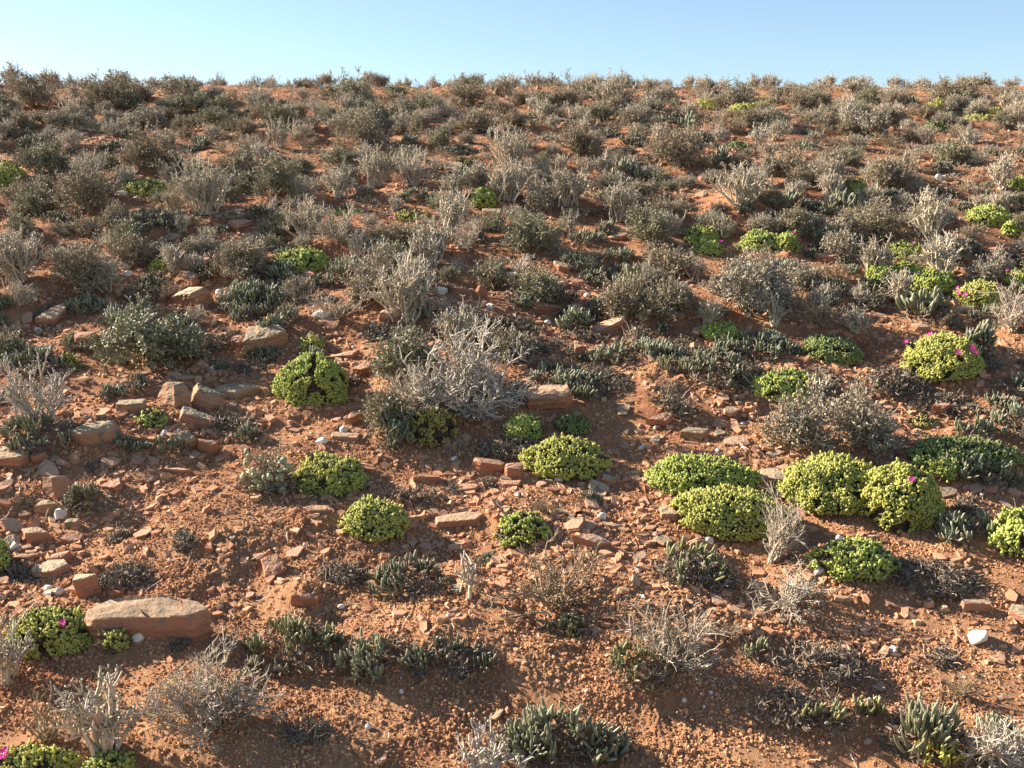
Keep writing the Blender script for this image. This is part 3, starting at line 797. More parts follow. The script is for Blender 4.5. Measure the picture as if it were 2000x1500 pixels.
('L', 1180,532,1262,632, 'brownish leafy shrub left of the widest one', dict(leaf='shrub_leaf', mound=.05, lm='the brownish shrub')),
('L', 1250,545,1350,622, 'low brown shrub standing on a red earth bank', dict(leaf='shrub_leaf', mound=.05)),
('L', 942,420,1116,505, 'broad greenish leafy shrub in the centre below the lime cushion', dict(leaf='shrub_green', mound=.03, lm='the broad greenish shrub')),
('L', 1210,410,1332,488, 'dark leafy shrub right of the flat tan slab', dict(leaf='shrub_green', mound=.03, lm='the dark leafy shrub')),
('L', 990,532,1098,594, 'grey leafy mound in the middle of the stony belt', dict(leaf='shrub_green', lm='the grey leafy mound')),
('L', 412,465,542,560, 'round dark leafy shrub left of the bright left cushion', dict(leaf='shrub_leaf', lm='the round dark shrub')),
('L', 75,478,235,585, 'dense dark shrub at the left edge beside pale forked sticks', dict(leaf='shrub_leaf', mound=.03, lm='the dense left shrub')),
('L', 680,425,785,590, 'tall grey shrub, left of the two tallest in the centre left', dict(leaf='shrub_grey', mound=.03, lm='the tall grey shrubs')),
('L', 90,325,238,425, 'grey-brown bushy shrub left of the flat upper left cushion', dict(leaf='shrub_leaf', mound=.03, lm='the bushy upper left shrub')),
('L', 212,240,355,338, 'large round bush above the flat upper left cushion', dict(leaf='shrub_leaf', mound=.04, lm='the round bush on the left')),
('L', 18,262,138,348, 'dark round bush near the left edge of the upper slope', dict(leaf='shrub_green', mound=.03)),
('L', 425,275,510,350, 'leafy shrub right above the pale fan of sticks', dict(leaf='shrub_leaf')),
('L', 485,300,600,392, 'green-grey leafy shrub right of the pale fan of sticks', dict(leaf='shrub_green', mound=.02)),
('L', 1655,385,1772,478, 'loose grey shrub left of the tall candelabra shrub', dict(leaf='shrub_leaf')),
('L', 1510,415,1588,462, 'small dark shrub above the flowering cushion pair', dict(leaf='shrub_leaf')),
('L', 655,192,752,290, 'dark rounded shrub hollow beneath, on the upper centre left slope', dict(leaf='shrub_leaf', mound=.03, lm='the dark upper shrub')),
('L', 1085,230,1180,302, 'rounded shrub on a red bank high in the centre', dict(leaf='shrub_leaf', mound=.03)),
('L', 1250,255,1400,335, 'wide dark shrub left of the pale fork on the mound', dict(leaf='shrub_leaf', mound=.03)),
('L', 0,640,45,705, 'grey-green bush cut off by the left edge above the finger row', dict(leaf='shrub_green')),
('L', 220,440,268,480, 'very small leafy bush below the wide blue-green finger patch', dict(leaf='shrub_green')),
('L', 932,505,982,562, 'small pale leafy bush right of the white quartz in shade', dict(leaf='shrub_green')),
('L', 640,138,735,185, 'greenish bush breaking the skyline in the left centre', dict(leaf='shrub_green', lm='the green skyline bush')),
('L', 1810,136,1930,190, 'dark wide bush breaking the skyline far on the right', dict(leaf='shrub_leaf', lm='the wide skyline bush')),
('L', 1545,147,1582,168, 'tiny round dark bush standing up alone on the skyline', dict(leaf='shrub_leaf', lm='the lone skyline ball')),
('L', 0,146,132,212, 'thick bush on the crest at the left edge of the sky', dict(leaf='shrub_leaf', lm='the left crest bush')),
('L', 150,148,290,210, 'twiggy grey bush on the crest right of the skyline dip', dict(leaf='shrub_leaf', lm='the bush by the skyline dip')),
('L', 290,148,430,205, 'wide grey-brown bush on the crest above bright green leaves', dict(leaf='shrub_leaf')),
('L', 1395,140,1470,190, 'spiky grey bush on the skyline above the crest cushions', dict(leaf='shrub_grey')),
('L', 1070,145,1140,190, 'grey bush on the skyline just right of centre', dict(leaf='shrub_leaf', lm='the centre skyline bush')),
('L', 860,150,960,200, 'grey-brown bush on the skyline left of centre', dict(leaf='shrub_leaf')),
# --- shrubs with thick pale stems
('S', 140,1272,275,1495, 'thick pale forked stems with stubby tips in the bottom left corner', dict(n=18, rad=.0044, spread=38, lm='the thick forked stems', leafy=.5)),
('S', 900,1066,938,1182, 'single pale upright stalk with short side stubs', dict(n=3, rad=.0042, spread=14, leafy=.15, lm='the single pale stalk')),
('S', 868,1445,1048,1530, 'bleached gnarled sticks beside the big bottom clump', dict(n=12, rad=.0036, spread=70, mat='white', lm='the bleached bottom sticks', leafy=.3)),
('S', -30,1172,62,1345, 'thin grey upright sticks at the left edge over the one-flowered cushion', dict(n=12, rad=.003, spread=32, leafy=.4)),
('S', -20,698,165,838, 'white-branched open shrub at the left edge over green fingers', dict(n=20, rad=.0032, spread=60, mat='white', lm='the white-branched shrub')),
('S', 848,588,942,690, 'pale shrub of clubbed sticks directly behind the bleached dead shrub', dict(n=34, rad=.0033, spread=50)),
('S', 740,470,850,640, 'tall pale stick shrub, right of the two tallest in the centre left', dict(n=34, rad=.0034, spread=36, mound=.02)),
('S', -20,432,92,560, 'pale forked sticks spreading at the left edge beside the dense shrub', dict(n=34, rad=.0042, spread=46, lm='the pale forked sticks')),
('S', 170,500,240,575, 'pale sticks poking out of the right side of the dense left shrub', dict(n=16, rad=.0032, spread=46)),
('S', 312,474,364,535, 'little pale stick shrub above an upright tan block', dict(n=18, rad=.0032, spread=38, leafy=.2, lm='the little stick shrub')),
('S', 345,303,458,428, 'pale upright fan of sticks, most striking one of the upper left', dict(n=52, rad=.0033, spread=36, lm='the pale fan of sticks', leafy=.35)),
('S', 555,395,640,468, 'pale stick shrub above the bright left cushion', dict(n=30, rad=.0034, spread=44)),
('S', 850,362,918,470, 'twisted grey stick shrub left of the lime cushion', dict(n=30, rad=.0032, spread=40, lm='the twisted grey shrub')),
('S', 940,318,1042,398, 'pale broom shrub right above the lime cushion', dict(n=44, rad=.0028, spread=50)),
('S', 945,245,1052,345, 'tall pale shrub above the broom shrub on the centre slope', dict(n=44, rad=.003, spread=46, lm='the tall pale centre shrub')),
('S', 1062,335,1160,408, 'pale fan-shaped shrub on a red bank right of the lime cushion', dict(n=36, rad=.003, spread=44, mound=.04)),
('S', 1174,368,1252,438, 'pale stick shrub with bare vertical stems above the dark leafy shrub', dict(n=34, rad=.0032, spread=26)),
('S', 700,290,765,370, 'pale stick shrub, left one of the pair above the tall grey shrubs', dict(n=30, rad=.003, spread=36)),
('S', 765,292,850,368, 'darker stick shrub, right one of the pair above the tall grey shrubs', dict(n=30, rad=.003, spread=44, mat='twig')),
('S', 1385,318,1515,408, 'pale forked shrub perched on a red earth mound', dict(n=30, rad=.0036, spread=58, mound=.09, lm='the fork on the mound')),
('S', 1598,338,1648,398, 'small pale broom-like shrub on the right centre slope', dict(n=26, rad=.0032, spread=30, leafy=.2, lm='the broom-like shrub')),
('S', 1768,372,1858,472, 'tall pale candelabra shrub, upper one of two on the right', dict(n=34, rad=.0038, spread=38, leafy=.35, mound=.03)),
('S', 1792,458,1880,550, 'pale candelabra shrub with many forks above the bright cushions', dict(n=34, rad=.0038, spread=38, leafy=.3, lm='the candelabra shrub')),
('S', 1736,528,1778,598, 'small stiff pale shrub in front of the bright upper cushion', dict(n=16, rad=.0036, spread=22, leafy=.3)),
('S', 1925,305,1985,375, 'pale open shrub near the right edge above the round cushion', dict(n=22, rad=.0032, spread=50)),
('S', 1366,598,1406,642, 'bundle of pale upright stems under the widest leafy shrub', dict(n=24, rad=.003, spread=20, leafy=.1)),
('S', 1488,572,1532,644, 'pale forked stem standing out below the widest leafy shrub', dict(n=6, rad=.0046, spread=36, leafy=.1)),
('S', 1560,740,1625,790, 'pale forked stick rising over the cushion behind the grey shrub', dict(n=5, rad=.0042, spread=50, leafy=.1)),
('S', 1640,612,1700,652, 'small silvery stick tuft above the dull grey-green cushion', dict(n=20, rad=.0028, spread=50)),
('S', 1940,180,2010,222, 'pale grey tuft of sticks at the right edge near the crest', dict(n=36, rad=.003, spread=50)),
('S', 1145,140,1235,200, 'pale spreading shrub on the skyline right of centre', dict(n=36, rad=.003, spread=60, mat='twig')),
# --- twiggy shrubs
('T', 268,1245,528,1425, 'dense ball of fine bare grey twigs in the bottom left', dict(n=30, lm='the bare twig ball', h=1.0, kids=(10,8), r0=.0020)),
('T', 30,1305,152,1462, 'sparse thin brown twigs left of the thick forked stems', dict(n=13, mat='brown', kids=(3,3), spread=50)),
('T', 935,1050,1240,1205, 'tangled brown bare twigs lying on bare soil right of the pale stalk', dict(n=20, mat='brown', kids=(6,5), lm='the brown twig tangle', r0=.0024, wig=.26)),
('T', 1430,985,1592,1110, 'fan of pale bare twigs leaning up over the dark clump', dict(n=24, mat='twig', kids=(6,5), spread=34, lean=(.55,.1,.1), r0=.0018, h=1.25, lm='the leaning twig fan')),
('T', 1440,1080,1622,1195, 'low spray of pale twigs reaching right from the dark clump', dict(n=26, mat='twig', kids=(7,5), lean=(.5,-.1,-.25), wig=.24, r0=.0018)),
('T', 1200,1180,1425,1310, 'dead grey twig mat behind the plump-leaved clump', dict(n=36, mat='twig', kids=(6,5), lm='the dead twig mat', r0=.0017)),
('T', 768,640,1032,808, 'big bleached dead shrub with white twisted branches in the middle', dict(n=24, mat='white', kids=(12,9), r0=.0036, wig=.22, spread=84, lm='the bleached dead shrub', levels=3)),
('T', 745,690,880,800, 'grey thin twigs at the left foot of the bleached dead shrub', dict(n=22, mat='twig', kids=(6,5))),
('T', 1862,1362,2030,1510, 'grey intertwined twig shrub cut off by the bottom right corner', dict(n=26, mat='twig', kids=(10,8), r0=.0024, wig=.26, lm='the corner twig shrub')),
('T', 1925,538,2030,655, 'tall brown-grey twiggy shrub cut off by the right edge', dict(n=34, mat='twig', kids=(6,4), spread=45, lm='the right edge twig shrub')),
('T', 855,420,960,492, 'dark twisted shrub with white dead branches beside the broad greenish shrub', dict(n=20, mat='twig', kids=(6,5))),
('T', 1550,575,1665,645, 'brown wispy shrub with pale straight twigs right of the widest leafy shrub', dict(n=22, mat='brown', kids=(5,4))),
('T', 970,488,1060,545, 'thin upright bare twigs above the grey leafy mound', dict(n=14, mat='twig', kids=(3,3), spread=50)),
('T', 580,560,745,622, 'thin grey fallen twigs at the foot of the tall grey shrubs', dict(n=22, mat='twig', kids=(4,3), spread=88)),
('T', 800,128,842,172, 'spindly twig tuft rising highest against the sky left of centre', dict(n=10, kids=(4,4), spread=38, mat='stem', lm='the highest sky tuft')),
('T', 1212,134,1248,172, 'spindly twig tuft against the sky right of centre', dict(n=10, kids=(4,4), spread=38, mat='stem')),
('T', 995,144,1016,172, 'tiny twig tuft against the sky at the centre', dict(n=8, kids=(4,4), spread=32, mat='stem')),
('T', 1500,140,1560,175, 'thin airy twigs on the skyline left of the lone ball', dict(n=16, kids=(5,5), spread=60, mat='stem')),
('T', 590,385,735,480, 'grey scrambling twigs above the tall grey shrubs', dict(n=24, mat='twig', kids=(6,5))),
# --- dead dark litter plants
('D', 195,1092,305,1158, 'dark dried plant with a few green leaves above the long sandstone slab', dict(lm='the dark dried plant')),
('D', -20,1085,80,1165, 'black dry litter below the cushion at the left edge', dict()),
('D', 930,842,1052,902, 'dead brown mat left of the broad yellow cushion', dict(lm='the dead brown mat')),
('D', 1745,1080,1912,1168, 'dark dead mat right of the bright dome cushion', dict(lm='the dead mat by the dome')),
('D', 1500,1240,1705,1345, 'sprawling black dead plant on bare soil at the lower right', dict(lm='the sprawling dead plant')),
('D', 1455,1330,1640,1420, 'thin black creeping litter under the sprawling dead plant', dict(dens=.5)),
('D', 615,1085,718,1160, 'dark wiry dead tuft left of the dark rosette clump', dict()),
('D', 548,1395,660,1460, 'low dark crumbs of a dead plant near the bottom left', dict(dens=.5)),
('D', 960,1410,1075,1480, 'dead brown leaves on the left side of the big bottom clump', dict(hm=.07)),
('D', 750,945,870,988, 'flat brown dead mat above the lone round cushion', dict(dens=.6)),
('D', 405,800,510,842, 'black crumbly dead plant right of the long tan block', dict(dens=.8)),
('D', 1808,1258,1865,1315, 'small grey ash-like clump of dead leaves near the pink-white stone', dict()),
('D', 1860,660,1960,720, 'dark dead mat right of the five-flowered cushion', dict(dens=.7)),
('D', 1690,555,1745,612, 'black dead shrub left of the small stiff pale shrub', dict(hm=.07)),
('D', 1075,595,1170,625, 'dark flat dead mat above the split red slab', dict(dens=.7)),
('D', 1085,645,1190,672, 'blackish litter strip above the long finger band', dict()),
('D', 215,550,345,590, 'blue-black dead mat in shade above the striped rock', dict()),
# --- stones
('R', 165,1165,418,1250, 'long tan sandstone slab with a thick shaded front, largest stone in the lower left', dict(tf=.52, mat='rock_tan', poly=[(-.5,-.12),(-.40,-.5),(.38,-.5),(.5,-.05),(.42,.38),(.1,.5),(-.32,.42)], step=.10, lm='the long sandstone slab')),
('R', 478,630,566,685, 'thick block with a dark lichen-grey top and red front', dict(tf=.5, mat='rock_olive', lm='the grey-topped block')),
('R', 296,742,374,806, 'pale upright boulder, left part of the split pair', dict(tf=.62, taper=.66, tilt=-.25, mat='rock_olive', lm='the split boulders')),
('R', 355,752,442,802, 'arched boulder leaning right, other part of the split pair', dict(tf=.55, taper=.78, rz=.25, mat='rock_olive')),
('R', 412,742,516,788, 'broad flat-topped slab behind the split boulders', dict(tf=.4, mat='rock_olive')),
('R', 326,730,386,746, 'thin pale plate lying behind the split boulders', dict(tf=.3, mat='rock_tan')),
('R', 135,824,234,873, 'long olive-grey rounded rock in half shade', dict(tf=.6, mat='rock_olive', lm='the olive rock')),
('R', 345,802,420,836, 'long tan block below the split boulders', dict(tf=.5, mat='rock_tan', rz=.2)),
('R', 225,776,290,813, 'rough dark-topped stone left of the split boulders', dict(tf=.5, mat='rock_olive')),
('R', 338,552,426,606, 'striped tan rock tilted down the slope on the left', dict(tf=.55, mat='rock_tan', rz=-.35, lm='the striped rock')),
('R', 350,527,390,559, 'upright tan block with a lit face above the striped rock', dict(tf=.6, mat='rock_tan')),
('R', 80,593,130,632, 'tan wedge-shaped stone lit from the left below shaded red soil', dict(tf=.4, mat='rock_tan', poly=[(-.5,-.45),(.3,-.5),(.5,.1),(.3,.5)], lm='the tan wedge')),
('R', 145,646,190,680, 'reddish square block left of the wide round bush', dict(tf=.55)),
('R', -20,870,60,911, 'thick flat slab cut off by the left edge', dict(tf=.45, mat='rock_tan')),
('R', 62,880,100,905, 'small rounded stone right of the left edge slab', dict(tf=.6)),
('R', 1010,748,1120,797, 'big tilted reddish slab beside the bleached dead shrub', dict(tf=.48, rz=-.15, poly=[(-.5,.1),(-.3,-.5),(.35,-.48),(.5,-.2),(.4,.38),(-.1,.5)], lm='the big tilted slab', step=.06)),
('R', 743,596,802,632, 'tan-topped square block at the foot of the tall stick shrub', dict(tf=.55, mat='rock_tan')),
('R', 1140,624,1238,652, 'long thin tilted slab in the centre above the finger band', dict(tf=.5, rz=-.2)),
('R', 1118,672,1148,702, 'small upright pointed red stone left of the long finger band', dict(tf=.8)),
('R', 1020,590,1095,612, 'long low red slab with a lit upper edge above the dark dead mat', dict(tf=.6)),
('R', 1105,592,1140,610, 'short red slab right of the long low red one', dict(tf=.55)),
('R', 1180,441,1246,470, 'flat tan slab with a smooth top on the upper centre slope', dict(tf=.25, mat='rock_tan', lm='the flat tan slab')),
('R', 860,316,912,338, 'tan stone slab near the centre of the upper slope', dict(tf=.5, mat='rock_tan')),
('R', 920,209,946,230, 'pointed tan stone standing near the crest', dict(tf=.6, mat='rock_tan')),
('R', 940,405,985,424, 'brown flat stone under the lime cushion', dict(tf=.45, mat='rock_olive')),
('R', 425,409,500,430, 'flat blue-grey shaded slab at the foot of the pale fan of sticks', dict(tf=.3, mat='rock_olive')),
('R', 440,425,500,452, 'tilted red slab below the flat blue-grey one', dict(tf=.6)),
('R', 607,374,640,400, 'small pale upright stone right of the green-grey leafy shrub', dict(tf=.7, mat='rock_tan')),
('R', 1590,490,1650,516, 'red tilted slab right of the flowering cushion pair', dict(tf=.5)),
('R', 1012,752,1016,756, 'chip', dict(skip=1)),
('R', 1338,1045,1392,1084, 'angular tan pyramid-like stone under the wide olive cushion', dict(tf=.6, mat='rock_tan', taper=.45, lm='the angular stone')),
('R', 1285,985,1345,1020, 'pale flat stone left of the wide olive cushion', dict(tf=.4, mat='rock_tan')),
('R', 855,998,950,1032, 'pale low stone half buried right of the lone round cushion', dict(tf=.35, mat='rock_tan', lm='the pale buried stone')),
('R', 1158,1017,1220,1035, 'thin lit plate of stone above the flat red slab', dict(tf=.35, mat='rock_tan')),
('R', 1108,1038,1204,1076, 'flat dull red slab sunk into the soil', dict(tf=.35, lm='the sunken red slab')),
('R', 920,895,990,926, 'tilted red slab left of the broad yellow cushion', dict(tf=.55)),
('R', 988,905,1024,938, 'rounded red stone touching the broad yellow cushion', dict(tf=.6)),
('R', 806,926,866,946, 'long low red brick-like stone above the lone cushion', dict(tf=.6)),
('R', 885,942,942,962, 'flat pink plate lying below the tilted red slab', dict(tf=.3)),
('R', 972,936,1022,954, 'thin red slab under the broad yellow cushion', dict(tf=.4)),
('R', 1170,925,1210,948, 'dull grey-brown stone right of the broad yellow cushion', dict(tf=.55, mat='rock_olive')),
('R', 1325,832,1386,862, 'brown weathered block on the stony ground left of the big grey shrub', dict(tf=.5, mat='rock_olive', lm='the weathered block')),
('R', 1410,852,1462,874, 'flat pinkish plate right of the weathered block', dict(tf=.35)),
('R', 1262,806,1322,832, 'dark red half-buried rock above the weathered block', dict(tf=.55)),
('R', 1474,912,1562,952, 'broad tan flat stone between the light-green and the largest cushion', dict(tf=.3, mat='rock_tan', lm='the broad flat stone')),
('R', 1490,876,1545,896, 'flat tan plate in front of the big grey shrub', dict(tf=.3, mat='rock_tan')),
('R', 1820,785,1862,812, 'tilted red stone right of the big grey shrub', dict(tf=.65)),
('R', 1778,632,1820,650, 'small tan block above the five-flowered cushion', dict(tf=.6, mat='rock_tan')),
('R', 1858,595,1908,614, 'long grey-brown slab right under the pink-edged cushion', dict(tf=.45, mat='rock_olive')),
('R', 1878,1168,1938,1196, 'tan block lit on its left side above the pink-white stone', dict(tf=.55, mat='rock_tan')),
('R', 1960,1180,2040,1222, 'pale flat stone cut off by the right edge', dict(tf=.4, mat='rock_tan')),
('R', 510,1078,564,1128, 'red oval plate standing tilted on bare soil', dict(tf=.3, tilt=.35, lm='the red oval plate')),
('R', 42,1024,108,1064, 'pitted pinkish block at the left above flat slabs', dict(tf=.55, mat='rock_tan')),
('R', 58,1094,142,1140, 'large flat tan slab in the lower left beside quartz chips', dict(tf=.45, mat='rock_tan', lm='the flat tan lower slab')),
('R', 155,1118,202,1168, 'upright tan block leaning beside the dark dried plant', dict(tf=.65, mat='rock_tan')),
('R', 24,1080,80,1098, 'narrow red slab, lower one of two in the left margin', dict(tf=.5)),
('R', 26,1064,66,1082, 'narrow red slab, upper one of two in the left margin', dict(tf=.5)),
('R', 92,1076,145,1100, 'red flat slab right of two narrow slabs', dict(tf=.5)),
('R', 82,935,146,978, 'thin brown slab standing on edge at the left', dict(tf=.85, dep=.3, taper=.8, tilt=-.4, rz=-.2, mat='rock_olive', lm='the slab on edge')),
('R', 68,975,120,1005, 'rounded brown stone below the slab on edge', dict(tf=.6, mat='rock_olive')),
('R', 128,1012,162,1034, 'grey rounded stone below the white quartz lump', dict(tf=.6, mat='rock_olive')),
('R', 122,1042,162,1064, 'pinkish tilted chip right of the pitted block', dict(tf=.5)),
('R', 190,933,250,964, 'red-brown slab behind the small dark bright-tipped plant', dict(tf=.4)),
('R', 315,912,384,928, 'long thin slab lying across the slope left of the egg-leaved succulent', dict(tf=.5)),
('R', 588,984,652,1008, 'dull red slab below the olive cushion', dict(tf=.35)),
('R', 383,858,425,890, 'wedge of rock with a lit left edge', dict(tf=.7)),
('R', 330,838,382,876, 'greyish slab right of the blue-green rosettes', dict(tf=.5, mat='rock_olive')),
('R', 668,805,712,835, 'red block with a pale top right below the tall patchy cushion', dict(tf=.6)),
('R', 640,842,708,862, 'pale smooth plate left of the light fingers', dict(tf=.35, mat='rock_tan')),
('R', 690,708,735,730, 'pinkish slab right of the tall patchy cushion', dict(tf=.5)),
('R', 625,688,710,704, 'long flat pale slab above the tall patchy cushion', dict(tf=.5)),
('R', 455,652,482,684, 'small red stone leaning on the grey-topped block', dict(tf=.6)),
('R', 580,530,620,556, 'flat reddish stone below the bright left cushion', dict(tf=.4)),
('R', 878,558,905,580, 'brown square stone, left of three in a shaded row', dict(tf=.75)),
('R', 898,564,932,582, 'brown flat stone, middle of three in a shaded row', dict(tf=.7)),
('R', 925,558,952,584, 'pointed brown stone, last of three in a shaded row', dict(tf=.8, taper=.5)),
('R', 1078,512,1126,530, 'thin tan slabs lying one over the other beside the silvery row', dict(tf=.45, mat='rock_tan')),
('R', 570,1158,622,1186, 'crumbling red clod standing out of the bare soil', dict(tf=.7)),
('R', 1000,895,1003,897, 'chip', dict(skip=1)),
('R', 1635,1070,1672,1088, 'small red flat stone left of the bright dome cushion', dict(tf=.5)),
('R', 1690,1045,1718,1062, 'little tan cube-like stone behind the bright dome cushion', dict(tf=.7, mat='rock_tan')),
('R', 570,560,575,562, 'chip', dict(skip=1)),
# --- white quartz
('Q', 1888,1222,1934,1260, 'rounded pink-and-white stone alone on the soil at the lower right', dict(lm='the pink-white stone')),
('Q', 1588,1104,1614,1126, 'white quartz stone at the foot of the bright dome cushion', dict()),
('Q', 1628,1044,1652,1062, 'white quartz lump behind the bright dome cushion', dict()),
('Q', 1374,1048,1396,1062, 'smooth whitish pebble behind the angular stone', dict()),
('Q', 1080,928,1102,944, 'white quartz stone at the lower edge of the broad yellow cushion', dict()),
('Q', 258,1232,288,1254, 'white quartz flake in the shadow of the long sandstone slab', dict()),
('Q', 84,1142,104,1156, 'white quartz chip, left of two below the flat tan lower slab', dict()),
('Q', 104,1146,128,1162, 'bigger white quartz chip, right of two below the flat tan lower slab', dict()),
('Q', 102,990,134,1014, 'large white quartz lump between brown rounded stones', dict()),
('Q', 312,838,332,852, 'bright white quartz chip right of the olive rock', dict()),
('Q', 230,510,260,528, 'round white stone with a dark spot right of the dense left shrub', dict(lm='the spotted white stone')),
('Q', 240,528,262,542, 'pinkish stone right under the spotted white stone', dict()),
('Q', 230,371,250,386, 'white stone at the left tip of the flat upper left cushion', dict()),
('Q', 258,382,276,394, 'white stone under the flat upper left cushion', dict()),
('Q', 420,564,445,578, 'bluish white stone in shade, upper of two left of the thin fingers', dict()),
('Q', 424,574,440,586, 'white stone, lower of two left of the thin fingers', dict()),
('Q', 848,558,874,578, 'largest white quartz piece, in blue shade right of the tall stick shrub', dict(lm='the shaded quartz')),
('Q', 990,531,1012,543, 'white quartz piece above the grey leafy mound', dict()),
('Q', 1060,624,1078,636, 'small bright white quartz left of the long thin tilted slab', dict()),
('Q', 612,604,646,622, 'pinkish white stone in the middle of the left stony belt', dict()),
('Q', 628,584,648,594, 'white curled quartz flake above the pinkish white stone', dict()),
('Q', 560,544,576,554, 'small white quartz under the bright left cushion', dict()),
('Q', 408,713,422,725, 'white quartz chip above the broad flat-topped slab', dict()),
('Q', 660,832,682,848, 'white stone right above the pale smooth plate', dict()),
('Q', 618,852,642,868, 'dirty white quartz left of the pale smooth plate', dict()),
('Q', 878,890,896,902, 'white pebble above the long low brick-like stone', dict()),
('Q', 1165,1000,1188,1016, 'white quartz chip on the path of red plates right of the shaggy cushion', dict()),
('Q', 1244,866,1262,878, 'white pebble left of the sprawling light-green cushion', dict()),
('Q', 1142,533,1156,544, 'white quartz next to the silvery row', dict()),
('Q', 1138,572,1154,582, 'white quartz left of the brownish shrub', dict()),
('Q', 1322,548,1344,566, 'pale round stone at the left edge of the widest leafy shrub', dict()),
('Q', 1825,338,1842,352, 'pale rounded stone on the right upper slope', dict()),
('Q', 712,1412,728,1426, 'white round pebble on bare soil left of the big bottom clump', dict()),
('Q', 1330,1360,1342,1372, 'small white pebble in the shade left of the sprawling dead plant', dict()),
('Q', 1370,1375,1382,1386, 'second small white pebble, in the shade nearer the creeping fingers', dict()),
('Q', 900,410,910,418, 'white chip above the brown flat stone', dict()),
]
import time
T0 = time.time()
# ------------------------------------------------------------------ helpers that link things
KIND = {
 'C': ('cushion_plant', 'cushion plant', 'bright succulent cushions on the red slope'),
 'F': ('finger_leaved_plant', 'succulent', 'finger-leaved succulents on the red slope'),
 'E': ('egg_leaved_plant', 'succulent', None),
 'L': ('leafy_shrub', 'shrub', 'small-leaved grey shrubs on the slope'),
 'S': ('pale_stemmed_shrub', 'shrub', 'pale stick-like shrubs on the slope'),
 'T': ('twiggy_shrub', 'shrub', 'bare twiggy shrubs on the slope'),
 'D': ('dead_plant', 'dead plant', 'dark dried-out plants on the soil'),
 'R': ('sandstone_rock', 'rock', 'loose sandstone pieces on the slope'),
 'Q': ('quartz_stone', 'stone', 'white quartz stones on the soil'),
}

def describe(o, kind, label):
    nm, cat, grp = KIND[kind]
    o['label'] = label; o['category'] = cat
    if grp: o['group'] = grp

def link(name, data, parent=None):
    o = bpy.data.objects.new(name, data); C.objects.link(o)
    if parent is not None: o.parent = parent
    return o

def thing(kind, label, parts, mat4):
    o = link(KIND[kind][0], None); o.empty_display_size = .05
    o.matrix_world = mat4; describe(o, kind, label)
    for nm, me in parts: link(nm, me, o)
    return o

def single(kind, label, me, mat4):
    o = link(KIND[kind][0], me); o.matrix_world = mat4; describe(o, kind, label)
    return o

def slope_matrix(p, yaw=0.0, scale=1.0, amount=1.0, extra=None):
    n = normal_at(p[0], p[1]) if amount else np.array([0, 0, 1.0])
    n = norm(n * amount + np.array([0, 0, 1.0]) * (1 - amount))
    y = norm(np.array([0, 1, 0.]) - n * n[1]); x = np.cross(y, n)
    R = Matrix(((x[0], y[0], n[0]), (x[1], y[1], n[1]), (x[2], y[2], n[2]))).to_4x4()
    if extra is not None: R = R @ extra
    s = scale if hasattr(scale, '__len__') else (scale,) * 3
    return Matrix.Translation(Vector(p)) @ R @ Matrix.Rotation(yaw, 4, 'Z') @ Matrix.Diagonal((*s, 1))

def view_angle(p):
    e = .05
    n = norm(np.array([-(base_height(p[0] + e, p[1]) - base_height(p[0] - e, p[1])) / (2 * e), -(base_height(p[0], p[1] + e) - base_height(p[0], p[1] - e)) / (2 * e), 1.0]))
    return max(math.asin(min(1, float(-np.dot(norm(np.asarray(p) - EYE), n)))), math.radians(9))

def dome_fit(w, E, phi, kmax=.48, k=.41):
    r = min(w * kmax, k * E / math.sin(phi))
    h = math.sqrt(max((E - r * math.sin(phi)) ** 2 - (r * math.sin(phi)) ** 2, (.25 * E) ** 2)) / math.cos(phi)
    return 2 * r, h

def fit(row):
    """where a row of the list stands and how large it is: point, w, depth, height"""
    k, x0, y0, x1, y1 = row[:5]; op = row[6]
    cx = .5 * (x0 + x1)
    if k in 'LST': y1 = max(y1, 213)
    g = ground_at(cx, y1) if y1 > 200 else None
    if g is None: g = ground_at(cx, max(y1, 214))
    s = depth_of(g) / FPX; phi = view_angle(g)
    w = (x1 - x0) * s; E = (y1 - y0) * s
    if k in 'CL':
        d, h = dome_fit(w, E, phi, .48 if k == 'C' else .42)
        p = ground_at(cx, y1 - d / 2 * math.sin(phi) / s * (.95 if k == 'C' else .75))
    elif k in 'ST':
        d, h = w * .7, E * (.97 if k == 'S' else .95) * op.get('h', 1.0)
        p = ground_at(cx, y1 - .08 * (y1 - y0))
    elif k in 'FDE':
        hh = op.get('fl', .03) * .8
        d = max(.35 * w, min(1.2 * w, (E - hh * math.cos(phi)) / math.sin(phi))); h = hh
        if k == 'E': d, h = w * .8, E * .8
        p = ground_at(cx, y1 - d / 2 * math.sin(phi) / s)
    else:
        tf = op.get('tf', .55)
        h = tf * E / math.cos(phi); d = min((1 - tf) * E / math.sin(phi), 1.2 * w)
        if 'dep' in op: d = op['dep'] * w
        p = ground_at(cx, y1 - d / 2 * math.sin(phi) / s)
    if p is None: p = g
    return p, w, d, h

H = [r for r in H if not r[6].get('skip')]
# soil has gathered under the shrubs: small mounds, then everything is set on the final ground
for r in list(H):
    if r[0] in 'LSCFT':
        p, w, d, h = fit(r)
        m = r[6].get('mound', {'L': .018, 'S': .014, 'T': .012, 'C': .012, 'F': .012}[r[0]])
        MOUNDS.append((p[0], p[1], m, .42 * max(w, .08)))
# red banks without a plant of their own
for px, py, hh, rr in ((860, 1240, .035, .16), (740, 1295, .02, .14), (1290, 600, .05, .14), (1460, 415, .05, .12), (1000, 1300, .025, .12), (1850, 700, .03, .14),
                       (1270, 1210, .03, .16), (60, 590, .05, .13), (660, 480, .04, .12), (1500, 1290, .02, .14), (590, 1170, .02, .06)):
    g = ground_at(px, py); MOUNDS.append((g[0], g[1], 1.35 * hh, rr))

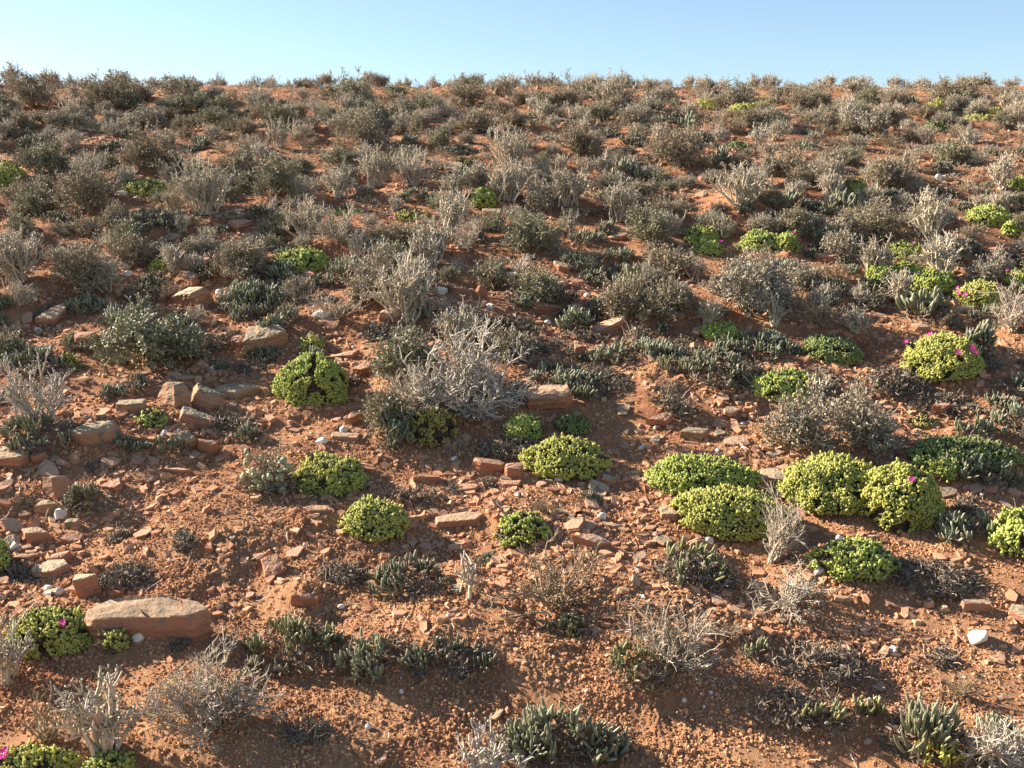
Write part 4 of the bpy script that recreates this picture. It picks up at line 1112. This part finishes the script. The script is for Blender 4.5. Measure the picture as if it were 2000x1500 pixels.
# ------------------------------------------------------------------ ground sheet
def ground_mesh():
    t = np.concatenate([-np.geomspace(40, .98, 36)[:-1], np.linspace(-.96, .96, 1380), np.geomspace(.98, 40, 36)[1:]])
    ys = np.concatenate([np.linspace(-14, .6, 26), np.linspace(.62, 1.15, 60)[:-1], np.geomspace(1.15, 11.0, 860), np.geomspace(11.2, 900, 60)])
    Y, T = np.meshgrid(ys, t, indexing='ij')
    X = T * np.maximum(Y, 1.15)
    Z = low_height(X, Y)
    inner = (np.abs(T) <= .965) & (Y > .6) & (Y < 11.0)
    Z[inner] += micro_height(X[inner], Y[inner])
    V = np.stack([X, Y, Z], -1).reshape(-1, 3)
    nr, nc = X.shape
    i = np.arange(nr * nc).reshape(nr, nc)
    Q = np.stack([i[:-1, :-1], i[:-1, 1:], i[1:, 1:], i[1:, :-1]], -1).reshape(-1, 4)
    mb = MB(); mb.add(V, Q)
    return mb.mesh('ground', M['soil'], True)

print('fit', time.time() - T0)
g = link('ground', ground_mesh()); g['kind'] = 'structure'

# ------------------------------------------------------------------ the things in the list
LANDMARKS = []
PLACED = []                         # kind, px, py, w_px, box
def rng_of(*a): return np.random.default_rng(abs(hash(tuple(int(q) for q in a))) % (2 ** 31))

ONLY_FAST = False
for n_, r in enumerate(H):
    k, x0, y0, x1, y1, label, op = r
    rs = np.random.default_rng(1000 + n_)
    p, w, d, h = fit(r)
    dist = depth_of(p)
    if 'lm' in op: LANDMARKS.append((op['lm'], .5 * (x0 + x1), .5 * (y0 + y1)))
    PLACED.append((k, .5 * (x0 + x1), y1, x1 - x0, (x0, y0, x1, y1)))
    if k == 'C':
        leaf = op.get('leaf', .0100)
        if dist > 4.2: leaf *= 1.15
        parts, sd = gen_cushion(w, d, h, rs, op['m'], leaf, op.get('dead', .0))
        Mx = slope_matrix(p, 0, 1, .85)
        o = thing('C', label, parts, Mx)
        inv = np.array(Mx.inverted())
        for (fx, fy, fd) in op.get('fl', []):
            # the bloom sits where its line of sight meets the cushion, else at the rim
            dv = norm(pix_dir(fx, fy)); o_l = inv[:3, :3] @ EYE + inv[:3, 3]; d_l = inv[:3, :3] @ dv
            S = 1 / np.array([w / 2, d / 2, h]); a = o_l * S; b = d_l * S
            B = np.dot(a, b); A = np.dot(b, b); disc = B * B - A * (np.dot(a, a) - 1.08)
            tt = (-B - math.sqrt(disc)) / A if disc > 0 else -B / A
            q = o_l + d_l * tt
            q[2] = max(q[2], .008)
            dia = fd * dist / FPX * .72
            fo = link('flower', None, o); fo.empty_display_size = .02
            fo.matrix_local = Matrix.Translation(Vector(q + norm(q * S * S) * .004)) @ Vector(norm(norm(q * S * S) + np.array([-.35, -.5, .5]))).to_track_quat('Z', 'Y').to_matrix().to_4x4()
            pm, em = gen_flower(rs, dia)
            link('petals', pm, fo); link('flower_centre', em, fo)
    elif k == 'F':
        parts = gen_finger(w, d, rs, op.get('fl', .03), op.get('dens', 1.0), op.get('m', 'finger'), op.get('rise', .022), tilt=op.get('tilt', .75), dry=op.get('dry', .8))
        thing('F', label, parts, slope_matrix(p, 0, 1, .9))
    elif k == 'E':
        thing('E', label, gen_egg(w, d, h, rs), slope_matrix(p, 0, 1, .5))
    elif k == 'L':
        thing('L', label, gen_leafy(w, h, rs, op.get('leaf', 'shrub_leaf'), 1.0, op.get('lsize', .0075), d), slope_matrix(p, 0, 1, .35))
    elif k == 'S':
        thing('S', label, gen_stick(w, h, rs, op.get('mat', 'pale'), int(op.get('n', 30) * (1.1 if op.get('n', 30) > 20 else 1)), op.get('rad', .0034) * (.90 if dist > 3.2 else .84), op.get('spread', 44), op.get('leafy', .5)), slope_matrix(p, 0, 1, .2))
    elif k == 'T':
        thing('T', label, gen_twig(w, h, rs, op.get('mat', 'twig'), op.get('n', 14), op.get('r0', .0021), op.get('spread', 75), op.get('levels', 3), op.get('kids', (6, 5)), wig=op.get('wig', .18), lean=op.get('lean')), slope_matrix(p, 0, 1, .4))
    elif k == 'D':
        thing('D', label, gen_litter(w, d, rs, op.get('dens', 1.0), op.get('hm', .035)), slope_matrix(p, 0, 1, .9))
    elif k == 'R':
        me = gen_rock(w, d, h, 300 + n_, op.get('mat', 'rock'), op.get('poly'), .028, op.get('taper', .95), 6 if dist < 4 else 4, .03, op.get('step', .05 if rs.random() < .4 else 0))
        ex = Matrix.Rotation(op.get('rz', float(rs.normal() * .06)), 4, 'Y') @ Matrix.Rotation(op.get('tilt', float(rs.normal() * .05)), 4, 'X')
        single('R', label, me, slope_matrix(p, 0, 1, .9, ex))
    elif k == 'Q':
        E = (y1 - y0) * dist / FPX
        single('Q', label, gen_pebble(w, w * .8, E * .95, 700 + n_), slope_matrix(p, float(rs.random() * .8), 1, .9))

print('heroes', time.time() - T0)
# ------------------------------------------------------------------ prototypes for the many smaller plants and stones
def pool_leafy(i):
    rs = np.random.default_rng(50 + i); w = [.20, .24, .28, .22][i % 4]
    return gen_leafy(w, w * [.50, .44, .42, .56][i % 4], rs, ['shrub_leaf', 'shrub_grey', 'shrub_green'][i % 3], .9, .0085), w
def pool_stick(i):
    rs = np.random.default_rng(80 + i); w = [.18, .20, .16][i % 3]
    return gen_stick(w, w * [.75, .62, .9][i % 3], rs, ['pale', 'twig'][i % 2], 25, .0037, [48, 58, 40][i % 3], .5), w
def pool_twig(i):
    rs = np.random.default_rng(110 + i); w = .2
    return gen_twig(w, w * .55, rs, ['twig', 'brown', 'stem'][i % 3], 22, .0021, 75, 3, (6, 5)), w
def pool_finger(i):
    rs = np.random.default_rng(140 + i); w = [.14, .18, .10, .07][i % 4]
    return gen_finger(w, w * .75, rs, [.03, .028, .026, .03][i % 4], 1.1, ['finger', 'finger_olive', 'finger_dark', 'finger'][i % 4], .028), w
def pool_dead(i):
    rs = np.random.default_rng(170 + i); w = [.14, .2, .1][i % 3]
    return gen_litter(w, w * .7, rs, .9, .035), w
def pool_cushion(i):
    rs = np.random.default_rng(200 + i); w = .16
    return gen_cushion(w, w * .8, w * .42, rs, ['c_yellow', 'c_green', 'c_dark'][i % 3], .0115)[0], w
POOLS = {'L': [pool_leafy(i) for i in range(9)], 'S': [pool_stick(i) for i in range(8)], 'T': [pool_twig(i) for i in range(5)],
         'F': [pool_finger(i) for i in range(8)], 'D': [pool_dead(i) for i in range(6)]}
ROCKS = [(gen_rock(.07, [.05, .06, .035, .045][i % 4], [.010, .016, .007, .012][i % 4], 500 + i, ['rock', 'rock_tan', 'rock', 'rock_olive', 'rock'][i % 5], None, .035, .95, 4, .03), ['red', 'tan', 'red', 'grey-brown', 'red'][i % 5]) for i in range(20)]
QUARTZ = [gen_pebble(.03, .024, .02, 900 + i) for i in range(7)]
PHRASE = {'L': ['brownish leafy shrub', 'silvery leafy shrub', 'greenish leafy shrub'], 'S': ['pale stick shrub', 'grey stick shrub'],
          'T': ['bare grey twig shrub', 'bare brown twig shrub', 'dark twig shrub'], 'F': ['grey-green finger plant', 'olive finger plant', 'dark finger plant', 'grey-green finger plant'],
          'D': ['dark dead mat']}

rf = random.Random(5)
FILL = []                           # kind, phrase, px, py, object
def clash(kind, x, y, w, hpx, tight=.30):
    box = (x - w / 2, y - hpx, x + w / 2, y)
    for (k2, x2, y2, w2, b2) in PLACED:
        big = k2 in 'LSTCFDE' and kind in 'LSTFDC'
        if big and math.hypot(x - x2, (y - y2) / .45) < tight * (w + w2): return True
        if y > b2[3] - 4 and k2 in 'CRQSF':   # would stand in front of it
            ox = min(box[2], b2[2]) - max(box[0], b2[0]); oy = min(box[3], b2[3]) - max(box[1], b2[1])
            if ox > 0 and oy > 0 and ox * oy > (.12 if y2 > 260 else .4) * (b2[2] - b2[0]) * (b2[3] - b2[1]): return True
        if kind in 'RQ' and k2 != 'r' and b2[0] - 4 < x < b2[2] + 4 and b2[1] < y < b2[3] + 4: return True
    return False

def scatter(kind, want, yr, sizes, tries, hratio, ypow=1.0, accept=None, tight=.30):
    got = 0
    for _ in range(tries):
        if got >= want: break
        x = rf.uniform(-70, 2070); y = yr[0] + (yr[1] - yr[0]) * rf.random() ** ypow
        p = ground_at(x, y)
        if p is None or p[1] > 9.6: continue
        if accept and not accept(x, y, p): continue
        dist = depth_of(p); wm = rf.uniform(*sizes); wp = wm / dist * FPX
        if clash(kind, x, y, wp, wp * hratio, tight): continue
        if kind in POOLS:
            i = rf.randrange(len(POOLS[kind])); parts, w0 = POOLS[kind][i]
            sc = wm / w0; ph = PHRASE[kind][i % len(PHRASE[kind])]
            o = thing(kind, 'x', parts, slope_matrix(p, rf.random() * 6.28, (sc, sc, sc * rf.uniform(.88, 1.15)), {'L': .35, 'S': .2, 'T': .4}.get(kind, .9)))
        elif kind == 'R':
            i = rf.randrange(len(ROCKS)); me, col = ROCKS[i]; sc = wm / .07
            ph = col + ' stone' if wm < .045 else col + ' slab'
            ex = Matrix.Rotation(rf.gauss(0, .16), 4, 'Y') @ Matrix.Rotation(rf.gauss(0, .16), 4, 'X')
            o = single('R', 'x', me, slope_matrix((p[0], p[1], p[2] + .003), rf.random() * 6.28, (sc, sc, sc * rf.uniform(.5, 1.05)), .9, ex))
        else:
            me = QUARTZ[rf.randrange(len(QUARTZ))]; sc = wm / .03; ph = 'white quartz chip'
            o = single('Q', 'x', me, slope_matrix((p[0], p[1], p[2] + .003), rf.random() * 6.28, sc, .9))
        PLACED.append((kind if kind not in 'RQ' else 'r', x, y, wp, (x - wp / 2, y - wp * hratio, x + wp / 2, y)))
        FILL.append((ph, x, y - wp * hratio * .5, o)); got += 1
    return got

def is_stony(x, y, p):
    return rf.random() < float(stony(p[0], p[1])) ** 1.4
counts = {
 'rocks far': scatter('R', 95, (215, 640), (.035, .085), 3500, .35, .9, is_stony),
 'rocks mid': scatter('R', 92, (560, 1100), (.020, .060), 3000, .35, .8, is_stony),
 'rocks low': scatter('R', 16, (1100, 1490), (.015, .035), 500, .35),
 'quartz': scatter('Q', 35, (230, 1480), (.008, .019), 900, .6, .9),
 'crest shrubs': scatter('L', 105, (184, 262), (.11, .22), 2500, .45, 1, None, .13),
 'crest sticks': scatter('S', 75, (184, 290), (.09, .16), 1800, .7, 1, None, .13),
 'crest twigs': scatter('T', 75, (184, 300), (.09, .18), 1800, .4, 1, None, .13),
 'crest fingers': scatter('F', 40, (200, 300), (.07, .15), 800, .3, 1, None, .16),
 'leafy': scatter('L', 104, (235, 600), (.09, .215), 2400, .45, 1.25, None, .33),
 'sticks': scatter('S', 85, (235, 620), (.075, .155), 1800, .7, 1.2, None, .31),
 'twigs': scatter('T', 60, (215, 640), (.08, .16), 1100, .4, 1.1, None, .29),
 'fingers': scatter('F', 130, (215, 720), (.05, .14), 2600, .3, 1.1, None, .26),
 'dead': scatter('D', 90, (230, 800), (.08, .18), 1500, .25, 1.1, None, .25),
 'low dead': scatter('D', 20, (800, 1480), (.04, .09), 300, .3),
 'low twigs': scatter('T', 12, (700, 1480), (.05, .10), 300, .5),
 'low fingers': scatter('F', 12, (720, 1480), (.03, .06), 300, .4),
}
# shrubs whose crowns alone look over the crest
for i in range(130):
    x = -4.9 + 9.8 * (i + rf.random()) / 130; y = 6.645 + .5 * min(5.6, max(2.6, 4 + .45 * x)) + rf.uniform(-.25, .45)
    kd = 'TSTSLTTS'[i % 8]
    j = rf.randrange(len(POOLS[kd])); parts, w0 = POOLS[kd][j]; sc_ = rf.uniform(.12, .22) / w0 * (.8 if kd == 'S' else 1)
    p = (x, y, float(low_height(x, y)))
    o = thing(kd, 'x', parts, slope_matrix(p, rf.random() * 6.28, sc_, .2))
    q = project((x, y, p[2] + .1))
    FILL.append((PHRASE[kd][j % len(PHRASE[kd])] + ' crown', q[0], q[1], o))
print('scatter', counts, time.time() - T0)

ORD = ['', 'nearest', 'second nearest', 'third nearest', 'fourth nearest', 'fifth nearest', 'sixth nearest', 'seventh nearest', 'eighth nearest', 'ninth nearest', 'tenth nearest', 'eleventh nearest', 'twelfth nearest']
DIRS = ['right of', 'above right of', 'above', 'above left of', 'left of', 'below left of', 'below', 'below right of']
book = {}
for ph, x, y, o in FILL:
    lm, lx, ly = min(LANDMARKS, key=lambda q: math.hypot(q[1] - x, (q[2] - y) * 1.3))
    a = int(round(math.degrees(math.atan2(ly - y, x - lx)) / 45)) % 8
    book.setdefault((ph, a, lm), []).append((math.hypot(lx - x, ly - y), o))
TAKEN = {r[5] for r in H}
for (ph, a, lm), lst in book.items():
    lst.sort(key=lambda q: q[0])
    for i, (_, o) in enumerate(lst):
        o['label'] = ' '.join(w for w in ((ORD[i + 1] if i + 1 < len(ORD) else '%dth nearest' % (i + 1)) if len(lst) > 1 else '', ph, DIRS[a], lm) if w)
        if o['label'] in TAKEN: o['label'] = 'smaller ' + o['label']

# ------------------------------------------------------------------ gravel, crumbs and litter nobody could count
def sample_ground(n, ymin, ymax, rng, power=1.0):
    y = ymin + (ymax - ymin) * rng.random(n) ** power
    x = (rng.random(n) * 2 - 1) * .78 * np.maximum(y, 1.3)
    return x, y

def ico_template(jit, rs, flat=1.0):
    bm = bmesh.new(); bmesh.ops.create_icosphere(bm, subdivisions=1, radius=.5)
    V = np.array([v.co[:] for v in bm.verts]) * rs.uniform(1 - jit, 1 + jit, (len(bm.verts), 1)); T = np.array([[v.index for v in f.verts] for f in bm.faces]); bm.free()
    return V * np.array([1, 1, flat]), np.zeros((0, 4), int), T, np.ones(len(V))

def chip_template(rs):
    n = int(rs.integers(4, 7)); a = np.sort((np.arange(n) + rs.uniform(-.3, .3, n)) / n * 2 * PI); r = rs.uniform(.36, .56, n)
    x, y = r * np.cos(a), r * np.sin(a) * rs.uniform(.55, .95)
    V = np.concatenate([np.stack([x * .93, y * .93, .17 + rs.uniform(-.08, .08, n)], 1), np.stack([x, y, -.17 + 0 * x], 1)])
    Q = np.array([(i, n + i, n + (i + 1) % n, (i + 1) % n) for i in range(n)])
    T = np.array([(0, i, i + 1) for i in range(1, n - 1)])
    return V, Q, T, np.ones(2 * n)

def tilted(n, rng, tilt):
    up = np.array([0, -math.sin(SLOPE), math.cos(SLOPE)])
    return norm(up + rng.normal(size=(n, 3)) * tilt)

def gravel():
    rs = np.random.default_rng(3); mb = MB()
    for rep in range(12):
        t = chip_template(rs); n = 15500
        x, y = sample_ground(n, 1.3, 8.6, rs, 1.5)
        keep = rs.random(n) < (.05 + .80 * stony(x, y) ** 1.25) * (.25 + .75 * smooth(1.6, 2.4, y))
        x, y = x[keep], y[keep]; n = len(x)
        s = np.clip(np.exp(rs.normal(-4.75, .55, n)), .004, .010 + .026 * smooth(1.7, 2.5, y)) * (.75 + .12 * y)
        z = full_height(x, y) + s * .06
        mb.inst(t, frames(tilted(n, rs, .34), rs.random(n) * 6.28, s), np.stack([x, y, z], 1), rs.random(n), np.where(rs.random(n) < .012, 1.0, 0.0))
    for rep in range(12):                # thin shards lying in sheets on the stony belts
        t = chip_template(rs); n = 1300
        x, y = sample_ground(n, 2.1, 6.2, rs, 1.2)
        keep = rs.random(n) < np.clip(stony(x, y) ** 1.3 * 1.2 - .12, 0, 1)
        x, y = x[keep], y[keep]; n = len(x)
        s = rs.uniform(.016, .042, n) * (.8 + .08 * y)
        Fm = frames(tilted(n, rs, .16), rs.random(n) * 6.28, s); Fm[:, :, 2] *= .62; Fm[:, :, 1] *= rs.uniform(.5, .9, n)[:, None]
        mb.inst(t, Fm, np.stack([x, y, full_height(x, y) + s * .05], 1), rs.random(n), 0)
    return mb.mesh('gravel', M['chip'], False)

def crumbs():
    rs = np.random.default_rng(4); mb = MB()
    for rep in range(8):
        t = ico_template(.3, rs, .8); t = (t[0], t[1], t[2], t[3])
        n = 44000
        x, y = sample_ground(n, 1.25, 4.6, rs, 1.3)
        keep = rs.random(n) < np.clip(.35 + 1.2 * perlin(x / .16, y / .13, 61), .05, 1)
        x, y = x[keep], y[keep]; n = len(x)
        s = np.clip(np.exp(rs.normal(-5.5, .42, n)), .002, .011)
        z = full_height(x, y) + s * .12
        mb.inst(t, frames(norm(rs.normal(size=(n, 3))), rs.random(n) * 6.28, s), np.stack([x, y, z], 1), rs.random(n), rs.random(n) ** 3 * .7)
    for rep in range(6):                 # fine grit of the loose soil
        v = np.array([(1, 0, 0), (-1, 0, 0), (0, 1, 0), (0, -1, 0), (0, 0, 1), (0, 0, -1)], float) * .5 * rs.uniform(.6, 1.3, (6, 1))
        t = (v, np.zeros((0, 4), int), np.array([(0, 2, 4), (2, 1, 4), (1, 3, 4), (3, 0, 4), (2, 0, 5), (1, 2, 5), (3, 1, 5), (0, 3, 5)]), np.ones(6))
        n = 60000
        x, y = sample_ground(n, 1.25, 3.0, rs, 1.15)
        keep = (np.abs(x) < .56 * y) & (rs.random(n) < np.clip(.45 + .9 * perlin(x / .11, y / .09, 63), .08, 1))
        x, y = x[keep], y[keep]; n = len(x)
        s = rs.uniform(.0022, .0060, n)
        mb.inst(t, frames(norm(rs.normal(size=(n, 3))), rs.random(n) * 6.28, s), np.stack([x, y, full_height(x, y) + s * .15], 1), rs.random(n), rs.random(n) ** 3 * .7)
    return mb.mesh('soil_crumbs', M['crumb'], False)

def litter():
    rs = np.random.default_rng(6); mb = MB()
    n = 13000
    x, y = sample_ground(n, 1.25, 8.0, rs, 1.4)
    keep = rs.random(n) < np.clip(.3 + 1.3 * perlin(x / .35 + 9, y / .3, 71), .06, 1)
    x, y = x[keep], y[keep]; n = len(x)
    P = np.stack([x, y, full_height(x, y) + .003], 1)
    D = rs.normal(size=(n, 3)) * np.array([1, 1, .25]); D[:, 2] += D[:, 1] * TS
    A, R = grow(P, D, rs.uniform(.008, .038, n), .0011, .0007, 4, .3, 0, rs)
    mb.tubes(A, R, 3, rs.random(n))
    return mb.mesh('twig_litter', M['twig'])

def scrub():
    # low tufts of many small plants that run together between the shrubs
    rs = np.random.default_rng(8); mb = MB()
    n = 3300
    x, y = sample_ground(n, 3.6, 9.4, rs, .85)
    keep = rs.random(n) < np.clip(.55 + 1.2 * perlin(x / .45 + 3, y / .4, 81), .1, 1) * smooth(3.4, 5.2, y)
    x, y = x[keep], y[keep]; n = len(x)
    z = low_height(x, y); w = rs.uniform(.03, .085, n); w = np.where((np.abs(x) > .50 * y) & (rs.random(n) < .4), w * 2.0, w)
    k = 110; i = np.repeat(np.arange(n), k)
    D = hemi(len(i), rs, 86); q = rs.random(len(i)) ** .5
    P = np.stack([x[i], y[i], z[i]], 1) + D * (w[i] * q)[:, None] * np.array([1, 1, .62])
    tone = np.clip(rs.random(n)[i] * .7 + .4 * rs.random(len(i)), 0, 1)
    mb.inst(LEAF, frames(norm(D + .8 * rs.normal(size=D.shape) + np.array([0, 0, .4])), rs.random(len(i)) * 6.28, rs.uniform(.006, .014, len(i)), 1.0), P, tone, rs.random(len(i)))
    return mb.mesh('low_scrub', M['shrub_leaf'], False)

for nm, f in (('low_scrub', scrub), ('gravel', gravel), ('soil_crumbs', crumbs), ('twig_litter', litter)):
    o = link(nm, f()); o['kind'] = 'stuff'

# ------------------------------------------------------------------ light, sky, camera
AZ = math.radians(-70)              # sun to the left, a little ahead of the camera
EL = math.radians(27)
S = Vector((math.sin(AZ) * math.cos(EL), math.cos(AZ) * math.cos(EL), math.sin(EL)))
sun = bpy.data.lights.new('sun', 'SUN'); sun.energy = 5.0; sun.angle = math.radians(.5); sun.color = (1.0, .885, .71)
so = bpy.data.objects.new('sun', sun); C.objects.link(so); so.rotation_euler = S.to_track_quat('Z', 'Y').to_euler()

w = bpy.data.worlds.new('World'); bpy.context.scene.world = w; w.use_nodes = True
nt = w.node_tree; nt.nodes.clear()
sky = nd(nt, 'ShaderNodeTexSky', sky_type='NISHITA', sun_disc=False)
sky.sun_elevation = EL; sky.sun_rotation = AZ; sky.altitude = 100; sky.air_density = 1.0; sky.dust_density = .32; sky.ozone_density = 1.8
bg = nd(nt, 'ShaderNodeBackground'); bg.inputs[1].default_value = .055
ln(nt, sky.outputs[0], bg.inputs[0]); wo = nd(nt, 'ShaderNodeOutputWorld'); ln(nt, bg.outputs[0], wo.inputs[0])

cam = bpy.data.cameras.new('camera'); co = bpy.data.objects.new('camera', cam); C.objects.link(co)
cam.sensor_width = 36; cam.lens = 36 * FPX / 2000; cam.clip_start = .05; cam.clip_end = 3000
co.location = Vector(EYE); co.rotation_euler = (PI / 2 + PITCH, 0, 0)
cam.dof.use_dof = True; cam.dof.focus_distance = 2.5; cam.dof.aperture_fstop = 18
sc = bpy.context.scene
sc.camera = co
sc.view_settings.view_transform = 'Standard'; sc.view_settings.look = 'None'
sc.view_settings.exposure = 1.82; sc.view_settings.gamma = 1
sc.cycles.max_bounces = 6; sc.cycles.diffuse_bounces = 2; sc.cycles.transmission_bounces = 4
sc.cycles.use_adaptive_sampling = True

print('done', time.time() - T0)
